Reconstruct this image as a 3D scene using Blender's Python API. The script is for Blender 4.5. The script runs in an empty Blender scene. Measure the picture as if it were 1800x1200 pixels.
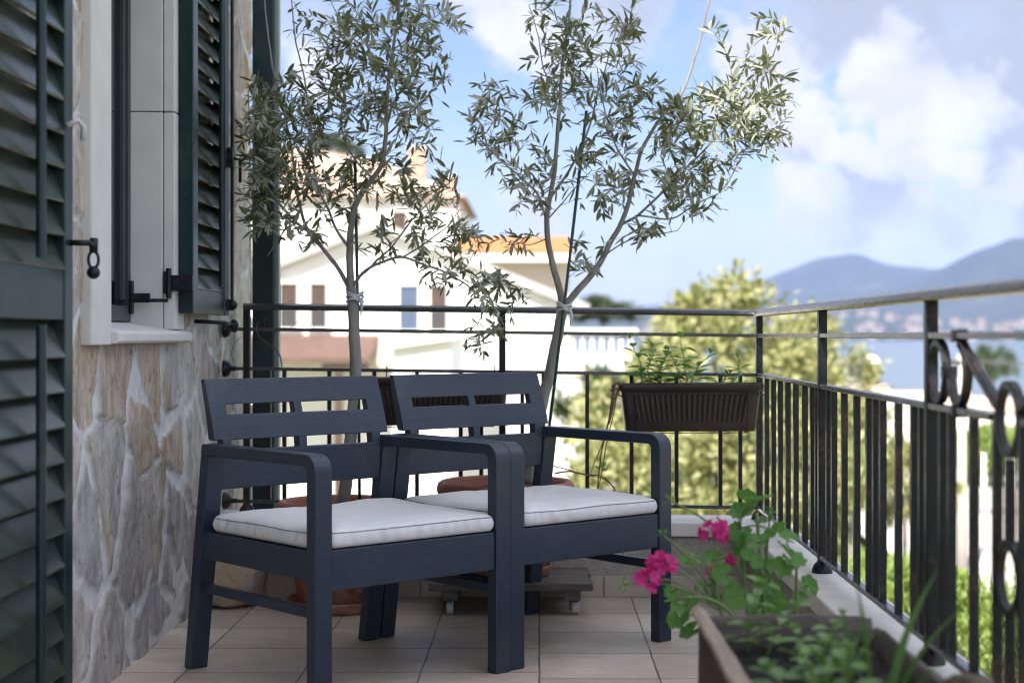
import bpy, bmesh, math, random
import numpy as np
from mathutils import Vector, Matrix, noise as mnoise
R = math.radians
rnd = random.Random(7)
sc = bpy.context.scene
COL = sc.collection

# ------------------------------------------------------------------ camera
F, CX, CY, EYE = 2700.0, 948.0, 590.0, 0.95      # focal length in photo pixels, vanishing point, eye height
cam = bpy.data.cameras.new('camera'); camo = bpy.data.objects.new('camera', cam); COL.objects.link(camo)
camo.location = (0, 0, EYE); camo.rotation_euler = (R(90), 0, 0)
cam.sensor_width = 36; cam.lens = 54
cam.shift_x = -48 / 1800; cam.shift_y = -10 / 1800
cam.clip_start = 0.05; cam.clip_end = 60000
cam.dof.use_dof = True; cam.dof.focus_distance = 4.55; cam.dof.aperture_fstop = 2.5
sc.camera = camo

# ------------------------------------------------------------------ sun, sky, exposure
SUN = Vector((-0.25, -0.62, 0.72)).normalized()     # towards the sun
sl = bpy.data.lights.new('sun', 'SUN'); sl.energy = 4.2; sl.angle = R(0.53); sl.color = (1.0, 0.94, 0.85)
so = bpy.data.objects.new('sun', sl); COL.objects.link(so); so.location = (0, 0, 30)
so.rotation_euler = SUN.to_track_quat('Z', 'Y').to_euler()
sc.view_settings.view_transform = 'Standard'; sc.view_settings.look = 'None'
sc.view_settings.exposure = 1.52; sc.view_settings.gamma = 1
sc.render.engine = 'CYCLES'
sc.cycles.use_denoising = True; sc.cycles.filter_width = 1.0
sc.cycles.max_bounces = 8; sc.cycles.transparent_max_bounces = 12; sc.cycles.volume_bounces = 0
sc.cycles.sample_clamp_indirect = 6.0

world = bpy.data.worlds.new('World'); sc.world = world; world.use_nodes = True
wn = world.node_tree.nodes; wl = world.node_tree.links; wn.clear()
def W(t, **kw):
    n = wn.new(t)
    for k, v in kw.items(): setattr(n, k, v)
    return n
wout = W('ShaderNodeOutputWorld'); bg = W('ShaderNodeBackground')
sky = W('ShaderNodeTexSky', sky_type='NISHITA', sun_disc=False)
sky.sun_elevation = math.asin(SUN.z); sky.sun_rotation = math.atan2(SUN.x, SUN.y)
sky.air_density = 1.0; sky.dust_density = 0.6; sky.ozone_density = 2.2; sky.altitude = 50
tc = W('ShaderNodeTexCoord')
def wmath(op, a, b=None, c=None, clamp=False):
    n = W('ShaderNodeMath', operation=op); n.use_clamp = clamp
    for i, v in enumerate((a, b, c)):
        if v is None: continue
        if isinstance(v, (int, float)): n.inputs[i].default_value = v
        else: wl.new(v, n.inputs[i])
    return n.outputs[0]
def wdot(vec, d):
    n = W('ShaderNodeVectorMath', operation='DOT_PRODUCT'); wl.new(vec, n.inputs[0]); n.inputs[1].default_value = d
    return n.outputs['Value']
def wnoise(vec, scale, detail=6, rough=0.55, dist=0.0, off=(0, 0, 0)):
    mp = W('ShaderNodeMapping'); mp.inputs['Location'].default_value = off; wl.new(vec, mp.inputs['Vector'])
    n = W('ShaderNodeTexNoise'); n.inputs['Scale'].default_value = scale; n.inputs['Detail'].default_value = detail
    n.inputs['Roughness'].default_value = rough; n.inputs['Distortion'].default_value = dist
    wl.new(mp.outputs[0], n.inputs['Vector']); return n
def wramp(v, lo, hi):
    n = W('ShaderNodeMapRange', interpolation_type='SMOOTHSTEP')
    n.inputs['From Min'].default_value = lo; n.inputs['From Max'].default_value = hi
    wl.new(v, n.inputs['Value']); return n.outputs['Result']
dirv = tc.outputs['Generated']
# cumulus banks: each a direction on the sky and an angular size, roughened by noise
banks = [(1360, 120, 62, 1.0), (1400, 190, 48, 1.0), (1300, 190, 40, .8), (1415, 350, 52, 1.0), (1455, 320, 40, .8), (1590, 70, 42, 1.0), (1565, 130, 46, 1.0), (1640, 130, 60, 1.0), (1680, 195, 55, .9), (1620, 200, 34, .9),
         (1470, 225, 34, 1.1), (1520, 240, 36, 1.1), (1575, 265, 34, 1.1), (1640, 285, 32, 1.1), (1710, 298, 28, 1.0), (1785, 322, 30, .9), (1645, 372, 30, .8),
         (880, 40, 80, 1.0), (960, 80, 50, .8), (820, -10, 60, .8), (915, 365, 48, .9), (1040, 60, 50, .5), (560, 130, 60, .6), (1560, 425, 60, .55), (1380, 470, 70, .5), (1100, 480, 80, .5)]
greys = [(1740, 60, 95, 1.0), (1800, 170, 85, 1.0), (1790, 260, 60, .9), (1690, 20, 70, .9), (1500, 10, 80, .9), (1440, 55, 50, .8), (1510, 330, 52, .8), (1570, 350, 60, .85), (1480, 385, 45, .7), (1640, 410, 50, .55), (1420, 245, 40, .6), (1100, 10, 70, .6),
         (1900, 100, 150, 1.0), (2100, 300, 250, 1.0), (1900, -150, 250, 1.1), (1500, -200, 200, 1.0), (1000, -220, 180, .8), (300, -300, 300, .9)]
warp = wnoise(dirv, 10.0, 9, 0.68, off=(3.1, 1.7, 0.4))
wv = W('ShaderNodeVectorMath', operation='MULTIPLY_ADD')
wl.new(warp.outputs['Color'], wv.inputs[0]); wv.inputs[1].default_value = (.13,) * 3
wl.new(dirv, wv.inputs[2])
sub = W('ShaderNodeVectorMath', operation='SUBTRACT'); wl.new(wv.outputs[0], sub.inputs[0]); sub.inputs[1].default_value = (.065,) * 3
nrm = W('ShaderNodeVectorMath', operation='NORMALIZE'); wl.new(sub.outputs[0], nrm.inputs[0])
wdir = nrm.outputs[0]
def bankfield(vec, lst):
    acc = None
    for (px, py, pr, wt) in lst:
        d = Vector(((px - CX) / F, 1.0, (CY - py) / F)).normalized()
        ang = math.atan(pr / F)
        v = wramp(wdot(vec, d), math.cos(ang * 1.75), math.cos(ang * 0.2))
        v = wmath('MULTIPLY', v, wt)
        acc = v if acc is None else wmath('MAXIMUM', acc, v)
    return acc
field = bankfield(wdir, banks)
det = wnoise(dirv, 13.0, 10, 0.62, 0.5)
big = wnoise(dirv, 2.6, 6, 0.6, 0.3, off=(5.2, 0.3, 2.2))
rear = wmath('MAXIMUM', wramp(wdot(dirv, (0, -1, 0)), -0.55, -0.1), wramp(wdot(dirv, (0, 0, 1)), .38, .6))                   # overhead and behind the view: scattered cloud, added to lift the shade
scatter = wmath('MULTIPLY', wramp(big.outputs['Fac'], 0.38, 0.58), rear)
detail_ = wmath('MULTIPLY_ADD', det.outputs['Fac'], 2.0, -0.98)
dens = wmath('ADD', wmath('MAXIMUM', field, scatter), detail_)
cmask = wramp(dens, 0.22, 0.95)
gfield = wmath('ADD', bankfield(wdir, greys), wmath('MULTIPLY', detail_, .8))
gmask = wramp(gfield, 0.10, 0.95)
# white cloud, with grey cloud in front of and beneath it
mottle = wramp(wnoise(dirv, 14.0, 7, 0.6, 0.2, off=(1.3, 4.4, 0.8)).outputs['Fac'], 0.38, 0.66)
wcol = W('ShaderNodeMixRGB'); wl.new(mottle, wcol.inputs[0]); wcol.inputs[1].default_value = (6.9, 6.85, 7.0, 1); wcol.inputs[2].default_value = (5.6, 5.75, 6.4, 1)
ccol = W('ShaderNodeMixRGB'); wl.new(wmath('MULTIPLY', gmask, wmath('SUBTRACT', 1.0, wmath('MULTIPLY', cmask, .75))), ccol.inputs[0]); wl.new(wcol.outputs[0], ccol.inputs[1]); ccol.inputs[2].default_value = (3.75, 3.95, 4.7, 1)
cmask = wmath('MAXIMUM', cmask, wmath('MULTIPLY', gmask, .92))
sep = W('ShaderNodeSeparateXYZ'); wl.new(dirv, sep.inputs[0])
low = wramp(sep.outputs['Z'], 0.17, -0.01)                          # pale air towards the horizon
tint = W('ShaderNodeMixRGB', blend_type='MULTIPLY'); tint.inputs[0].default_value = 1; tint.inputs[2].default_value = (.98, .93, .98, 1); wl.new(sky.outputs[0], tint.inputs[1])
air = W('ShaderNodeMixRGB'); wl.new(wmath('MULTIPLY', low, 0.7), air.inputs[0]); wl.new(tint.outputs[0], air.inputs[1]); air.inputs[2].default_value = (5.3, 5.65, 6.5, 1)
bright = W('ShaderNodeMixRGB'); wl.new(rear, bright.inputs[0]); wl.new(ccol.outputs[0], bright.inputs[1]); bright.inputs[2].default_value = (15.2, 15.6, 16.6, 1)   # unseen cloud set extra bright, added as fill light for the shaded terrace
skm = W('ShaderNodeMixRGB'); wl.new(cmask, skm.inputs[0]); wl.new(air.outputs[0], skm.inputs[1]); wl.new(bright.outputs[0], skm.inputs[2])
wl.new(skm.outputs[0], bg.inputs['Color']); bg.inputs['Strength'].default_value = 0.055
wl.new(bg.outputs[0], wout.inputs['Surface'])

# ------------------------------------------------------------------ helpers
def P(x, y, Z):
    return Vector(((x - CX) * Z / F, Z, EYE - (y - CY) * Z / F))

class MB:
    """collects shapes and links them as ONE mesh object"""
    def __init__(self): self.v = []; self.f = []; self.m = []
    def add(self, vs, fs, mi=0):
        o = len(self.v); self.v.extend([tuple(p) for p in vs])
        for f in fs: self.f.append([i + o for i in f]); self.m.append(mi)
    def box(self, c0, c1, M=None, mi=0):
        (x0, y0, z0), (x1, y1, z1) = c0, c1
        vs = [Vector(p) for p in ((x0,y0,z0),(x1,y0,z0),(x1,y1,z0),(x0,y1,z0),(x0,y0,z1),(x1,y0,z1),(x1,y1,z1),(x0,y1,z1))]
        if M is not None: vs = [M @ p for p in vs]
        self.add(vs, [(3,2,1,0),(4,5,6,7),(0,1,5,4),(1,2,6,5),(2,3,7,6),(3,0,4,7)], mi)
    def prism(self, poly, a0, a1, axes, mi=0, M=None):
        """poly in two axes extruded along the third; axes like 'yzx'"""
        ix = ['xyz'.index(c) for c in axes]
        vs = []
        for a in (a0, a1):
            for p in poly:
                q = [0, 0, 0]; q[ix[0]] = p[0]; q[ix[1]] = p[1]; q[ix[2]] = a; vs.append(Vector(q))
        if M is not None: vs = [M @ p for p in vs]
        n = len(poly)
        fs = [list(range(n))[::-1], list(range(n, 2 * n))] + [(i, (i + 1) % n, n + (i + 1) % n, n + i) for i in range(n)]
        self.add(vs, fs, mi)
    def tube(self, pts, rad, n=8, mi=0, cap=True, closed=False):
        pts = [Vector(p) for p in pts]
        if not hasattr(rad, '__len__'): rad = [rad] * len(pts)
        rings = []; up = None; N = len(pts)
        for i, p in enumerate(pts):
            if closed: t = pts[(i + 1) % N] - pts[i - 1]
            else: t = pts[min(i + 1, N - 1)] - pts[max(i - 1, 0)]
            if t.length < 1e-9: t = Vector((0, 0, 1))
            t.normalize()
            if up is None: up = t.orthogonal().normalized()
            up = (up - t * up.dot(t))
            up = up.normalized() if up.length > 1e-6 else t.orthogonal().normalized()
            b = t.cross(up)
            rings.append([p + (up * math.cos(a) + b * math.sin(a)) * rad[i] for a in [2 * math.pi * k / n for k in range(n)]])
        vs = [q for r in rings for q in r]; fs = []
        for i in range(N if closed else N - 1):
            j = (i + 1) % N
            for k in range(n): fs.append((i*n+k, i*n+(k+1)%n, j*n+(k+1)%n, j*n+k))
        if cap and not closed: fs += [list(range(n))[::-1], [(N-1)*n+k for k in range(n)]]
        self.add(vs, fs, mi)
    def lathe(self, prof, c=(0, 0, 0), n=32, mi=0, M=None):
        vs = []; c = Vector(c)
        for (r, z) in prof:
            for k in range(n):
                a = 2 * math.pi * k / n; q = Vector((r * math.cos(a), r * math.sin(a), z))
                vs.append((M @ q if M is not None else q) + c)
        fs = [(i*n+k, i*n+(k+1)%n, (i+1)*n+(k+1)%n, (i+1)*n+k) for i in range(len(prof) - 1) for k in range(n)]
        if prof[0][0] > 1e-6: fs.append(list(range(n))[::-1])
        if prof[-1][0] > 1e-6: fs.append([(len(prof)-1)*n+k for k in range(n)])
        self.add(vs, fs, mi)
    def ball(self, c, r, n=10, mi=0, sq=(1, 1, 1)):
        prof = [(math.sin(math.pi * i / n) * r, -math.cos(math.pi * i / n) * r) for i in range(n + 1)]
        prof[0] = (1e-5, -r); prof[-1] = (1e-5, r)
        self.lathe(prof, c, n * 2, mi, Matrix.Diagonal(Vector(sq)))
    def leaf(self, base, d, nrm, L, w, prof=((.3, .9), (.6, 1.), (.85, .5)), fold=.25, curve=.1, mi=0, twist=0):
        d = Vector(d).normalized(); nrm = Vector(nrm); nrm = (nrm - d * nrm.dot(d))
        nrm = nrm.normalized() if nrm.length > 1e-5 else d.orthogonal().normalized()
        s = d.cross(nrm); base = Vector(base)
        vs = [base]; 
        for (t, k) in prof:
            c = base + d * (L * t) - nrm * (curve * L * t * t)
            h = w * .5 * k
            vs += [c + s * h + nrm * (h * fold), c, c - s * h + nrm * (h * fold)]
        vs.append(base + d * L - nrm * (curve * L))
        n = len(prof); fs = [(0, 2, 1), (0, 3, 2)]
        for i in range(n - 1):
            a = 1 + 3 * i; fs += [(a, a+1, a+4, a+3), (a+1, a+2, a+5, a+4)]
        a = 1 + 3 * (n - 1); e = len(vs) - 1; fs += [(a, a+1, e), (a+1, a+2, e)]
        self.add(vs, fs, mi)
    def mesh(self, name):
        me = bpy.data.meshes.new(name); me.from_pydata(self.v, [], self.f)
        me.polygons.foreach_set('material_index', self.m); me.update(); return me
    def build(self, name, mats, parent=None, smooth=False, bevel=0, loc=None, segs=2):
        me = self.mesh(name)
        for m in (mats if isinstance(mats, (list, tuple)) else [mats]): me.materials.append(m)
        if smooth: me.polygons.foreach_set('use_smooth', [True] * len(me.polygons))
        o = bpy.data.objects.new(name, me); COL.objects.link(o)
        if parent is not None: o.parent = parent
        if loc is not None: o.location = loc
        if smooth == 'auto':
            me.polygons.foreach_set('use_smooth', [True] * len(me.polygons)); me.set_sharp_from_angle(angle=R(38))
        if bevel:
            b = o.modifiers.new('bevel', 'BEVEL'); b.width = bevel; b.segments = segs; b.limit_method = 'ANGLE'; b.angle_limit = R(35)
        return o

def tag(o, label=None, cat=None, group=None, kind=None):
    if label: o['label'] = label
    if cat: o['category'] = cat
    if group: o['group'] = group
    if kind: o['kind'] = kind
    return o
def empty(name, loc, label, cat, group=None, rz=0):
    o = bpy.data.objects.new(name, None); COL.objects.link(o); o.location = loc; o.rotation_euler = (0, 0, rz); o.empty_display_size = .1
    return tag(o, label, cat, group)
def copy_tree(o, parent=None):
    c = o.copy(); COL.objects.link(c); c.parent = parent
    for ch in list(o.children): copy_tree(ch, c)
    return c

# ------------------------------------------------------------------ materials
def newmat(name):
    m = bpy.data.materials.new(name); m.use_nodes = True
    nt = m.node_tree; b = nt.nodes['Principled BSDF']; return m, nt, b
def node(nt, t, **kw):
    n = nt.nodes.new(t)
    for k, v in kw.items(): setattr(n, k, v)
    return n
def c4(c): return (c[0], c[1], c[2], 1)
def pm(name, c1, c2=None, scale=8, rough=.6, bump=0, bscale=None, stretch=(1, 1, 1), metallic=0, spec=.5, detail=5, lo=.35, hi=.65, roughvar=0, dist=.004, coord='Object'):
    m, nt, b = newmat(name)
    b.inputs['Roughness'].default_value = rough; b.inputs['Metallic'].default_value = metallic; b.inputs['Specular IOR Level'].default_value = spec
    t = node(nt, 'ShaderNodeTexCoord'); mp = node(nt, 'ShaderNodeMapping'); mp.inputs['Scale'].default_value = stretch
    nt.links.new(t.outputs[coord], mp.inputs['Vector'])
    n = node(nt, 'ShaderNodeTexNoise'); n.inputs['Scale'].default_value = scale; n.inputs['Detail'].default_value = detail; n.inputs['Roughness'].default_value = .6
    nt.links.new(mp.outputs[0], n.inputs['Vector'])
    r = node(nt, 'ShaderNodeMapRange'); r.inputs['From Min'].default_value = lo; r.inputs['From Max'].default_value = hi
    nt.links.new(n.outputs['Fac'], r.inputs['Value'])
    mx = node(nt, 'ShaderNodeMixRGB'); mx.inputs[1].default_value = c4(c1); mx.inputs[2].default_value = c4(c2 or [c * .8 for c in c1])
    nt.links.new(r.outputs[0], mx.inputs[0]); nt.links.new(mx.outputs[0], b.inputs['Base Color'])
    if roughvar:
        rr = node(nt, 'ShaderNodeMapRange'); rr.inputs['To Min'].default_value = rough - roughvar; rr.inputs['To Max'].default_value = rough + roughvar
        nt.links.new(n.outputs['Fac'], rr.inputs['Value']); nt.links.new(rr.outputs[0], b.inputs['Roughness'])
    if bump:
        n2 = node(nt, 'ShaderNodeTexNoise'); n2.inputs['Scale'].default_value = bscale or scale * 4; n2.inputs['Detail'].default_value = 6
        nt.links.new(mp.outputs[0], n2.inputs['Vector'])
        bp = node(nt, 'ShaderNodeBump'); bp.inputs['Strength'].default_value = bump; bp.inputs['Distance'].default_value = dist
        nt.links.new(n2.outputs['Fac'], bp.inputs['Height']); nt.links.new(bp.outputs[0], b.inputs['Normal'])
    return m
def scuffed(m, col, amount, scale, stretch=(1, 1, 1)):
    """small worn patches of another tone over a finished paint or plastic"""
    nt = m.node_tree; b = nt.nodes['Principled BSDF']; L = nt.links.new; src = b.inputs['Base Color'].links[0].from_socket
    t = node(nt, 'ShaderNodeTexCoord'); mp = node(nt, 'ShaderNodeMapping'); mp.inputs['Scale'].default_value = stretch; L(t.outputs['Object'], mp.inputs['Vector'])
    n1 = node(nt, 'ShaderNodeTexNoise'); n1.inputs['Scale'].default_value = scale; n1.inputs['Detail'].default_value = 8; n1.inputs['Roughness'].default_value = .7; L(mp.outputs[0], n1.inputs['Vector'])
    n2 = node(nt, 'ShaderNodeTexNoise'); n2.inputs['Scale'].default_value = scale * .12; n2.inputs['Detail'].default_value = 4; L(t.outputs['Object'], n2.inputs['Vector'])
    a = node(nt, 'ShaderNodeMath', operation='ADD'); L(n1.outputs['Fac'], a.inputs[0]); L(n2.outputs['Fac'], a.inputs[1])
    r = node(nt, 'ShaderNodeMapRange'); r.inputs['From Min'].default_value = 1.04; r.inputs['From Max'].default_value = 1.26; r.inputs['To Max'].default_value = amount; L(a.outputs[0], r.inputs['Value'])
    mx = node(nt, 'ShaderNodeMixRGB'); L(r.outputs[0], mx.inputs[0]); L(src, mx.inputs[1]); mx.inputs[2].default_value = c4(col); L(mx.outputs[0], b.inputs['Base Color'])
    return m
def leafmat(name, c1, c2, back=None, rough=.45, trans=.3, tcol=None):
    """two-sided leaf: every leaf its own tone, paler underside, some light through the blade"""
    m, nt, b = newmat(name); b.inputs['Roughness'].default_value = rough
    g = node(nt, 'ShaderNodeNewGeometry')
    mx = node(nt, 'ShaderNodeMixRGB'); mx.inputs[1].default_value = c4(c1); mx.inputs[2].default_value = c4(c2)
    nt.links.new(g.outputs['Random Per Island'], mx.inputs[0])
    m2 = node(nt, 'ShaderNodeMixRGB'); nt.links.new(g.outputs['Backfacing'], m2.inputs[0]); nt.links.new(mx.outputs[0], m2.inputs[1])
    m2.inputs[2].default_value = c4(back or [c * 1.3 for c in c2])
    nt.links.new(m2.outputs[0], b.inputs['Base Color'])
    tr = node(nt, 'ShaderNodeBsdfTranslucent'); tr.inputs['Color'].default_value = c4(tcol or [min(1, c * 1.8) for c in c2])
    ms = node(nt, 'ShaderNodeMixShader'); ms.inputs[0].default_value = trans
    nt.links.new(b.outputs[0], ms.inputs[1]); nt.links.new(tr.outputs[0], ms.inputs[2])
    nt.links.new(ms.outputs[0], nt.nodes['Material Output'].inputs['Surface'])
    return m

M_resin = pm('navy_resin', (.0125, .0225, .041), (.020, .031, .053), 14, .38, .22, 60, (1, 12, 12), spec=.5, roughvar=.10, dist=.002)
scuffed(M_resin, (.08, .095, .12), .22, 40, (1, 3, 3))
M_iron = pm('black_iron', (.005, .008, .013), (.015, .015, .019), 22, .38, .35, 70, spec=.3, roughvar=.12, lo=.45, hi=.8)
scuffed(M_iron, (.10, .055, .035), .5, 55)
M_green = pm('green_paint', (.006, .022, .024), (.009, .028, .029), 5, .3, .06, 30, spec=.4, roughvar=.06)
M_greenlouvre = pm('green_louvre_paint', (.026, .040, .030), (.042, .055, .036), 4, .25, .05, 30, spec=.5, roughvar=.06)
scuffed(M_green, (.05, .065, .06), .4, 30)
M_terra = pm('terracotta', (.34, .12, .07), (.27, .095, .06), 6, .62, .2, 60, roughvar=.1)
scuffed(M_terra, (.52, .36, .28), .6, 18)
M_brownplastic = pm('brown_plastic', (.026, .018, .018), (.036, .025, .024), 5, .38, .05, 40, roughvar=.06)
M_soil = pm('soil', (.008, .006, .005), (.022, .015, .011), 60, .95, 1., 120, dist=.02)
M_bark = pm('olive_bark', (.30, .285, .27), (.17, .16, .15), 26, .85, .6, 60, (1, 1, .25), dist=.004)
M_twig = pm('olive_twig', (.22, .21, .16), (.13, .13, .10), 20, .8)
M_drytwig = pm('dry_twig', (.16, .09, .05), (.09, .05, .03), 20, .8)
M_olive = leafmat('olive_leaf', (.045, .064, .034), (.175, .195, .115), (.30, .315, .25), .42, .22, (.24, .27, .10))
M_mint = leafmat('mint_leaf', (.10, .22, .035), (.18, .33, .06), (.2, .34, .11), .45, .35, (.25, .45, .08))
M_gerleaf = leafmat('geranium_leaf', (.065, .18, .03), (.13, .28, .055), (.17, .29, .10), .5, .35, (.14, .38, .06))
M_petal = leafmat('magenta_petal', (.62, .008, .18), (.75, .02, .26), (.6, .03, .25), .5, .35, (.8, .03, .3))
M_stem = pm('green_stem', (.13, .22, .06), (.18, .24, .10), 14, .5)
M_blade = leafmat('blade_leaf', (.05, .13, .03), (.09, .2, .05), (.08, .17, .05), .4, .3, (.15, .32, .06))
M_stake = pm('green_stake', (.008, .045, .038), (.012, .06, .05), 10, .4)
M_tie = pm('clear_tie', (.55, .55, .58), (.45, .45, .48), 30, .35)
M_white = pm('white_render', (.80, .79, .76), (.72, .71, .69), 2.5, .85, .1, 30)
M_graywood = pm('weathered_wood', (.18, .16, .135), (.09, .08, .07), 12, .85, .7, 40, (.6, 6, 6), dist=.006)
M_darkwood = pm('dark_weathered_wood', (.075, .055, .042), (.04, .03, .024), 14, .85, .6, 40, (6, .6, 6), dist=.005)
M_palewood = pm('pale_wood', (.36, .29, .22), (.25, .195, .15), 14, .8, .5, 40, (6, .6, 6), dist=.004)
M_caster = pm('white_nylon', (.55, .55, .55), (.45, .45, .45), 10, .45)
M_window = pm('window_metal', (.045, .045, .052), (.055, .055, .06), 10, .4, metallic=0)
M_glass, _nt, _b = newmat('dark_glass'); _b.inputs['Base Color'].default_value = (.006, .007, .010, 1); _b.inputs['Roughness'].default_value = .06
M_limestone = pm('limestone', (.62, .61, .59), (.52, .51, .495), 7, .72, .35, 150, dist=.0015, lo=.3, hi=.75)
M_cap = pm('marble_coping', (.66, .63, .59), (.56, .53, .49), 9, .55, .15, 90, roughvar=.1, dist=.002)
M_render = pm('rough_grey_render', (.40, .37, .335), (.30, .275, .25), 20, .9, .9, 110, dist=.008)
M_skirt = pm('skirting_tile', (.48, .41, .35), (.41, .355, .30), 8, .5, .1, 60)
M_rock = pm('fieldstone', (.15, .13, .09), (.09, .08, .06), 9, .9, .7, 40, dist=.01)

def cushion_mat():
    m, nt, b = newmat('white_canvas'); b.inputs['Roughness'].default_value = .85
    b.inputs['Sheen Weight'].default_value = .15
    t = node(nt, 'ShaderNodeTexCoord')
    n = node(nt, 'ShaderNodeTexNoise'); n.inputs['Scale'].default_value = 5; n.inputs['Detail'].default_value = 5; nt.links.new(t.outputs['Object'], n.inputs['Vector'])
    mx = node(nt, 'ShaderNodeMixRGB'); mx.inputs[1].default_value = (.70, .70, .71, 1); mx.inputs[2].default_value = (.62, .62, .63, 1)
    nt.links.new(n.outputs['Fac'], mx.inputs[0]); nt.links.new(mx.outputs[0], b.inputs['Base Color'])
    w = node(nt, 'ShaderNodeTexNoise'); w.inputs['Scale'].default_value = 500; w.inputs['Detail'].default_value = 2; nt.links.new(t.outputs['Object'], w.inputs['Vector'])
    w2 = node(nt, 'ShaderNodeTexNoise'); w2.inputs['Scale'].default_value = 14; w2.inputs['Detail'].default_value = 4; nt.links.new(t.outputs['Object'], w2.inputs['Vector'])
    b1 = node(nt, 'ShaderNodeBump'); b1.inputs['Strength'].default_value = .35; b1.inputs['Distance'].default_value = .001; nt.links.new(w.outputs['Fac'], b1.inputs['Height'])
    b2 = node(nt, 'ShaderNodeBump'); b2.inputs['Strength'].default_value = .5; b2.inputs['Distance'].default_value = .01; nt.links.new(w2.outputs['Fac'], b2.inputs['Height'])
    nt.links.new(b1.outputs[0], b2.inputs['Normal']); nt.links.new(b2.outputs[0], b.inputs['Normal'])
    return m
M_cushion = cushion_mat()
M_piping = pm('grey_piping', (.30, .30, .33), (.24, .24, .27), 20, .8)

def tile_mat():
    m, nt, b = newmat('floor_tile')
    L = nt.links.new
    g = node(nt, 'ShaderNodeNewGeometry'); s = node(nt, 'ShaderNodeSeparateXYZ'); L(g.outputs['Position'], s.inputs[0])
    def mm(op, a, bb=None, c=None):
        n = node(nt, 'ShaderNodeMath', operation=op)
        for i, v in enumerate((a, bb, c)):
            if v is None: continue
            if isinstance(v, (int, float)): n.inputs[i].default_value = v
            else: L(v, n.inputs[i])
        return n.outputs[0]
    wob = node(nt, 'ShaderNodeTexNoise'); wob.inputs['Scale'].default_value = 7; L(g.outputs['Position'], wob.inputs['Vector'])
    T = .334
    x = mm('DIVIDE', mm('ADD', s.outputs['X'], mm('MULTIPLY_ADD', wob.outputs['Fac'], .006, -.003)), T); col = mm('FLOOR', x)
    par = mm('LESS_THAN', x, 0.0)                                  # the tiles left of the long joint are laid a little further back
    y = mm('DIVIDE', mm('ADD', mm('ADD', s.outputs['Y'], mm('MULTIPLY_ADD', wob.outputs['Fac'], .004, -.002)), mm('MULTIPLY_ADD', par, -.075, .08)), T); row = mm('FLOOR', y)
    fx = mm('ABSOLUTE', mm('SUBTRACT', mm('FRACT', x), .5)); fy = mm('ABSOLUTE', mm('SUBTRACT', mm('FRACT', y), .5))
    gx = mm('GREATER_THAN', fx, .4915); gy = mm('GREATER_THAN', fy, .490); grout = mm('MAXIMUM', gx, gy)
    cid = node(nt, 'ShaderNodeCombineXYZ'); L(col, cid.inputs[0]); L(row, cid.inputs[1])
    wn_ = node(nt, 'ShaderNodeTexWhiteNoise', noise_dimensions='2D'); L(cid.outputs[0], wn_.inputs['Vector'])
    mp = node(nt, 'ShaderNodeMapping'); mp.inputs['Scale'].default_value = (3.2, 6.5, 1); 
    av = node(nt, 'ShaderNodeVectorMath', operation='MULTIPLY_ADD'); L(wn_.outputs['Color'], av.inputs[0]); av.inputs[1].default_value = (9, 9, 0); L(g.outputs['Position'], av.inputs[2])
    L(av.outputs[0], mp.inputs['Vector'])
    n = node(nt, 'ShaderNodeTexNoise'); n.inputs['Scale'].default_value = 3.2; n.inputs['Detail'].default_value = 7; n.inputs['Roughness'].default_value = .62; n.inputs['Distortion'].default_value = .6
    L(mp.outputs[0], n.inputs['Vector'])
    cr = node(nt, 'ShaderNodeValToRGB'); e = cr.color_ramp.elements
    e[0].position = .22; e[0].color = (.47, .395, .325, 1); e[1].position = .72; e[1].color = (.66, .57, .475, 1)
    L(n.outputs['Fac'], cr.inputs[0])
    hs = node(nt, 'ShaderNodeHueSaturation'); L(cr.outputs[0], hs.inputs['Color']); L(mm('MULTIPLY_ADD', wn_.outputs['Value'], .28, .86), hs.inputs['Value'])
    d = node(nt, 'ShaderNodeTexNoise'); d.inputs['Scale'].default_value = 2.3; d.inputs['Detail'].default_value = 6; L(g.outputs['Position'], d.inputs['Vector'])
    dr = node(nt, 'ShaderNodeMapRange'); dr.inputs['From Min'].default_value = .35; dr.inputs['From Max'].default_value = .7; dr.inputs['To Min'].default_value = .74; dr.inputs['To Max'].default_value = 1.04; L(d.outputs['Fac'], dr.inputs['Value'])
    dm = node(nt, 'ShaderNodeMixRGB', blend_type='MULTIPLY'); dm.inputs[0].default_value = 1; L(hs.outputs[0], dm.inputs[1]); L(dr.outputs[0], dm.inputs[2])
    mx = node(nt, 'ShaderNodeMixRGB'); gv = node(nt, 'ShaderNodeTexNoise'); gv.inputs['Scale'].default_value = 11; gv.inputs['Detail'].default_value = 4; L(g.outputs['Position'], gv.inputs['Vector']); L(mm('MULTIPLY', grout, mm('MULTIPLY_ADD', gv.outputs['Fac'], .9, .35)), mx.inputs[0]); L(dm.outputs[0], mx.inputs[1]); mx.inputs[2].default_value = (.075, .065, .06, 1)
    L(mx.outputs[0], b.inputs['Base Color'])
    L(mm('MULTIPLY_ADD', n.outputs['Fac'], .25, .34), b.inputs['Roughness'])
    h = mm('SUBTRACT', mm('MULTIPLY', n.outputs['Fac'], .12), grout)
    bp = node(nt, 'ShaderNodeBump'); bp.inputs['Strength'].default_value = .6; bp.inputs['Distance'].default_value = .003; L(h, bp.inputs['Height']); L(bp.outputs[0], b.inputs['Normal'])
    return m
M_tile = tile_mat()

# ------------------------------------------------------------------ terrace: floor, parapet
fl = MB(); fl.box((-1.9, -6, -.25), (.80, 5.80, 0)); tag(fl.build('terrace_floor', M_tile), kind='structure')

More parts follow.
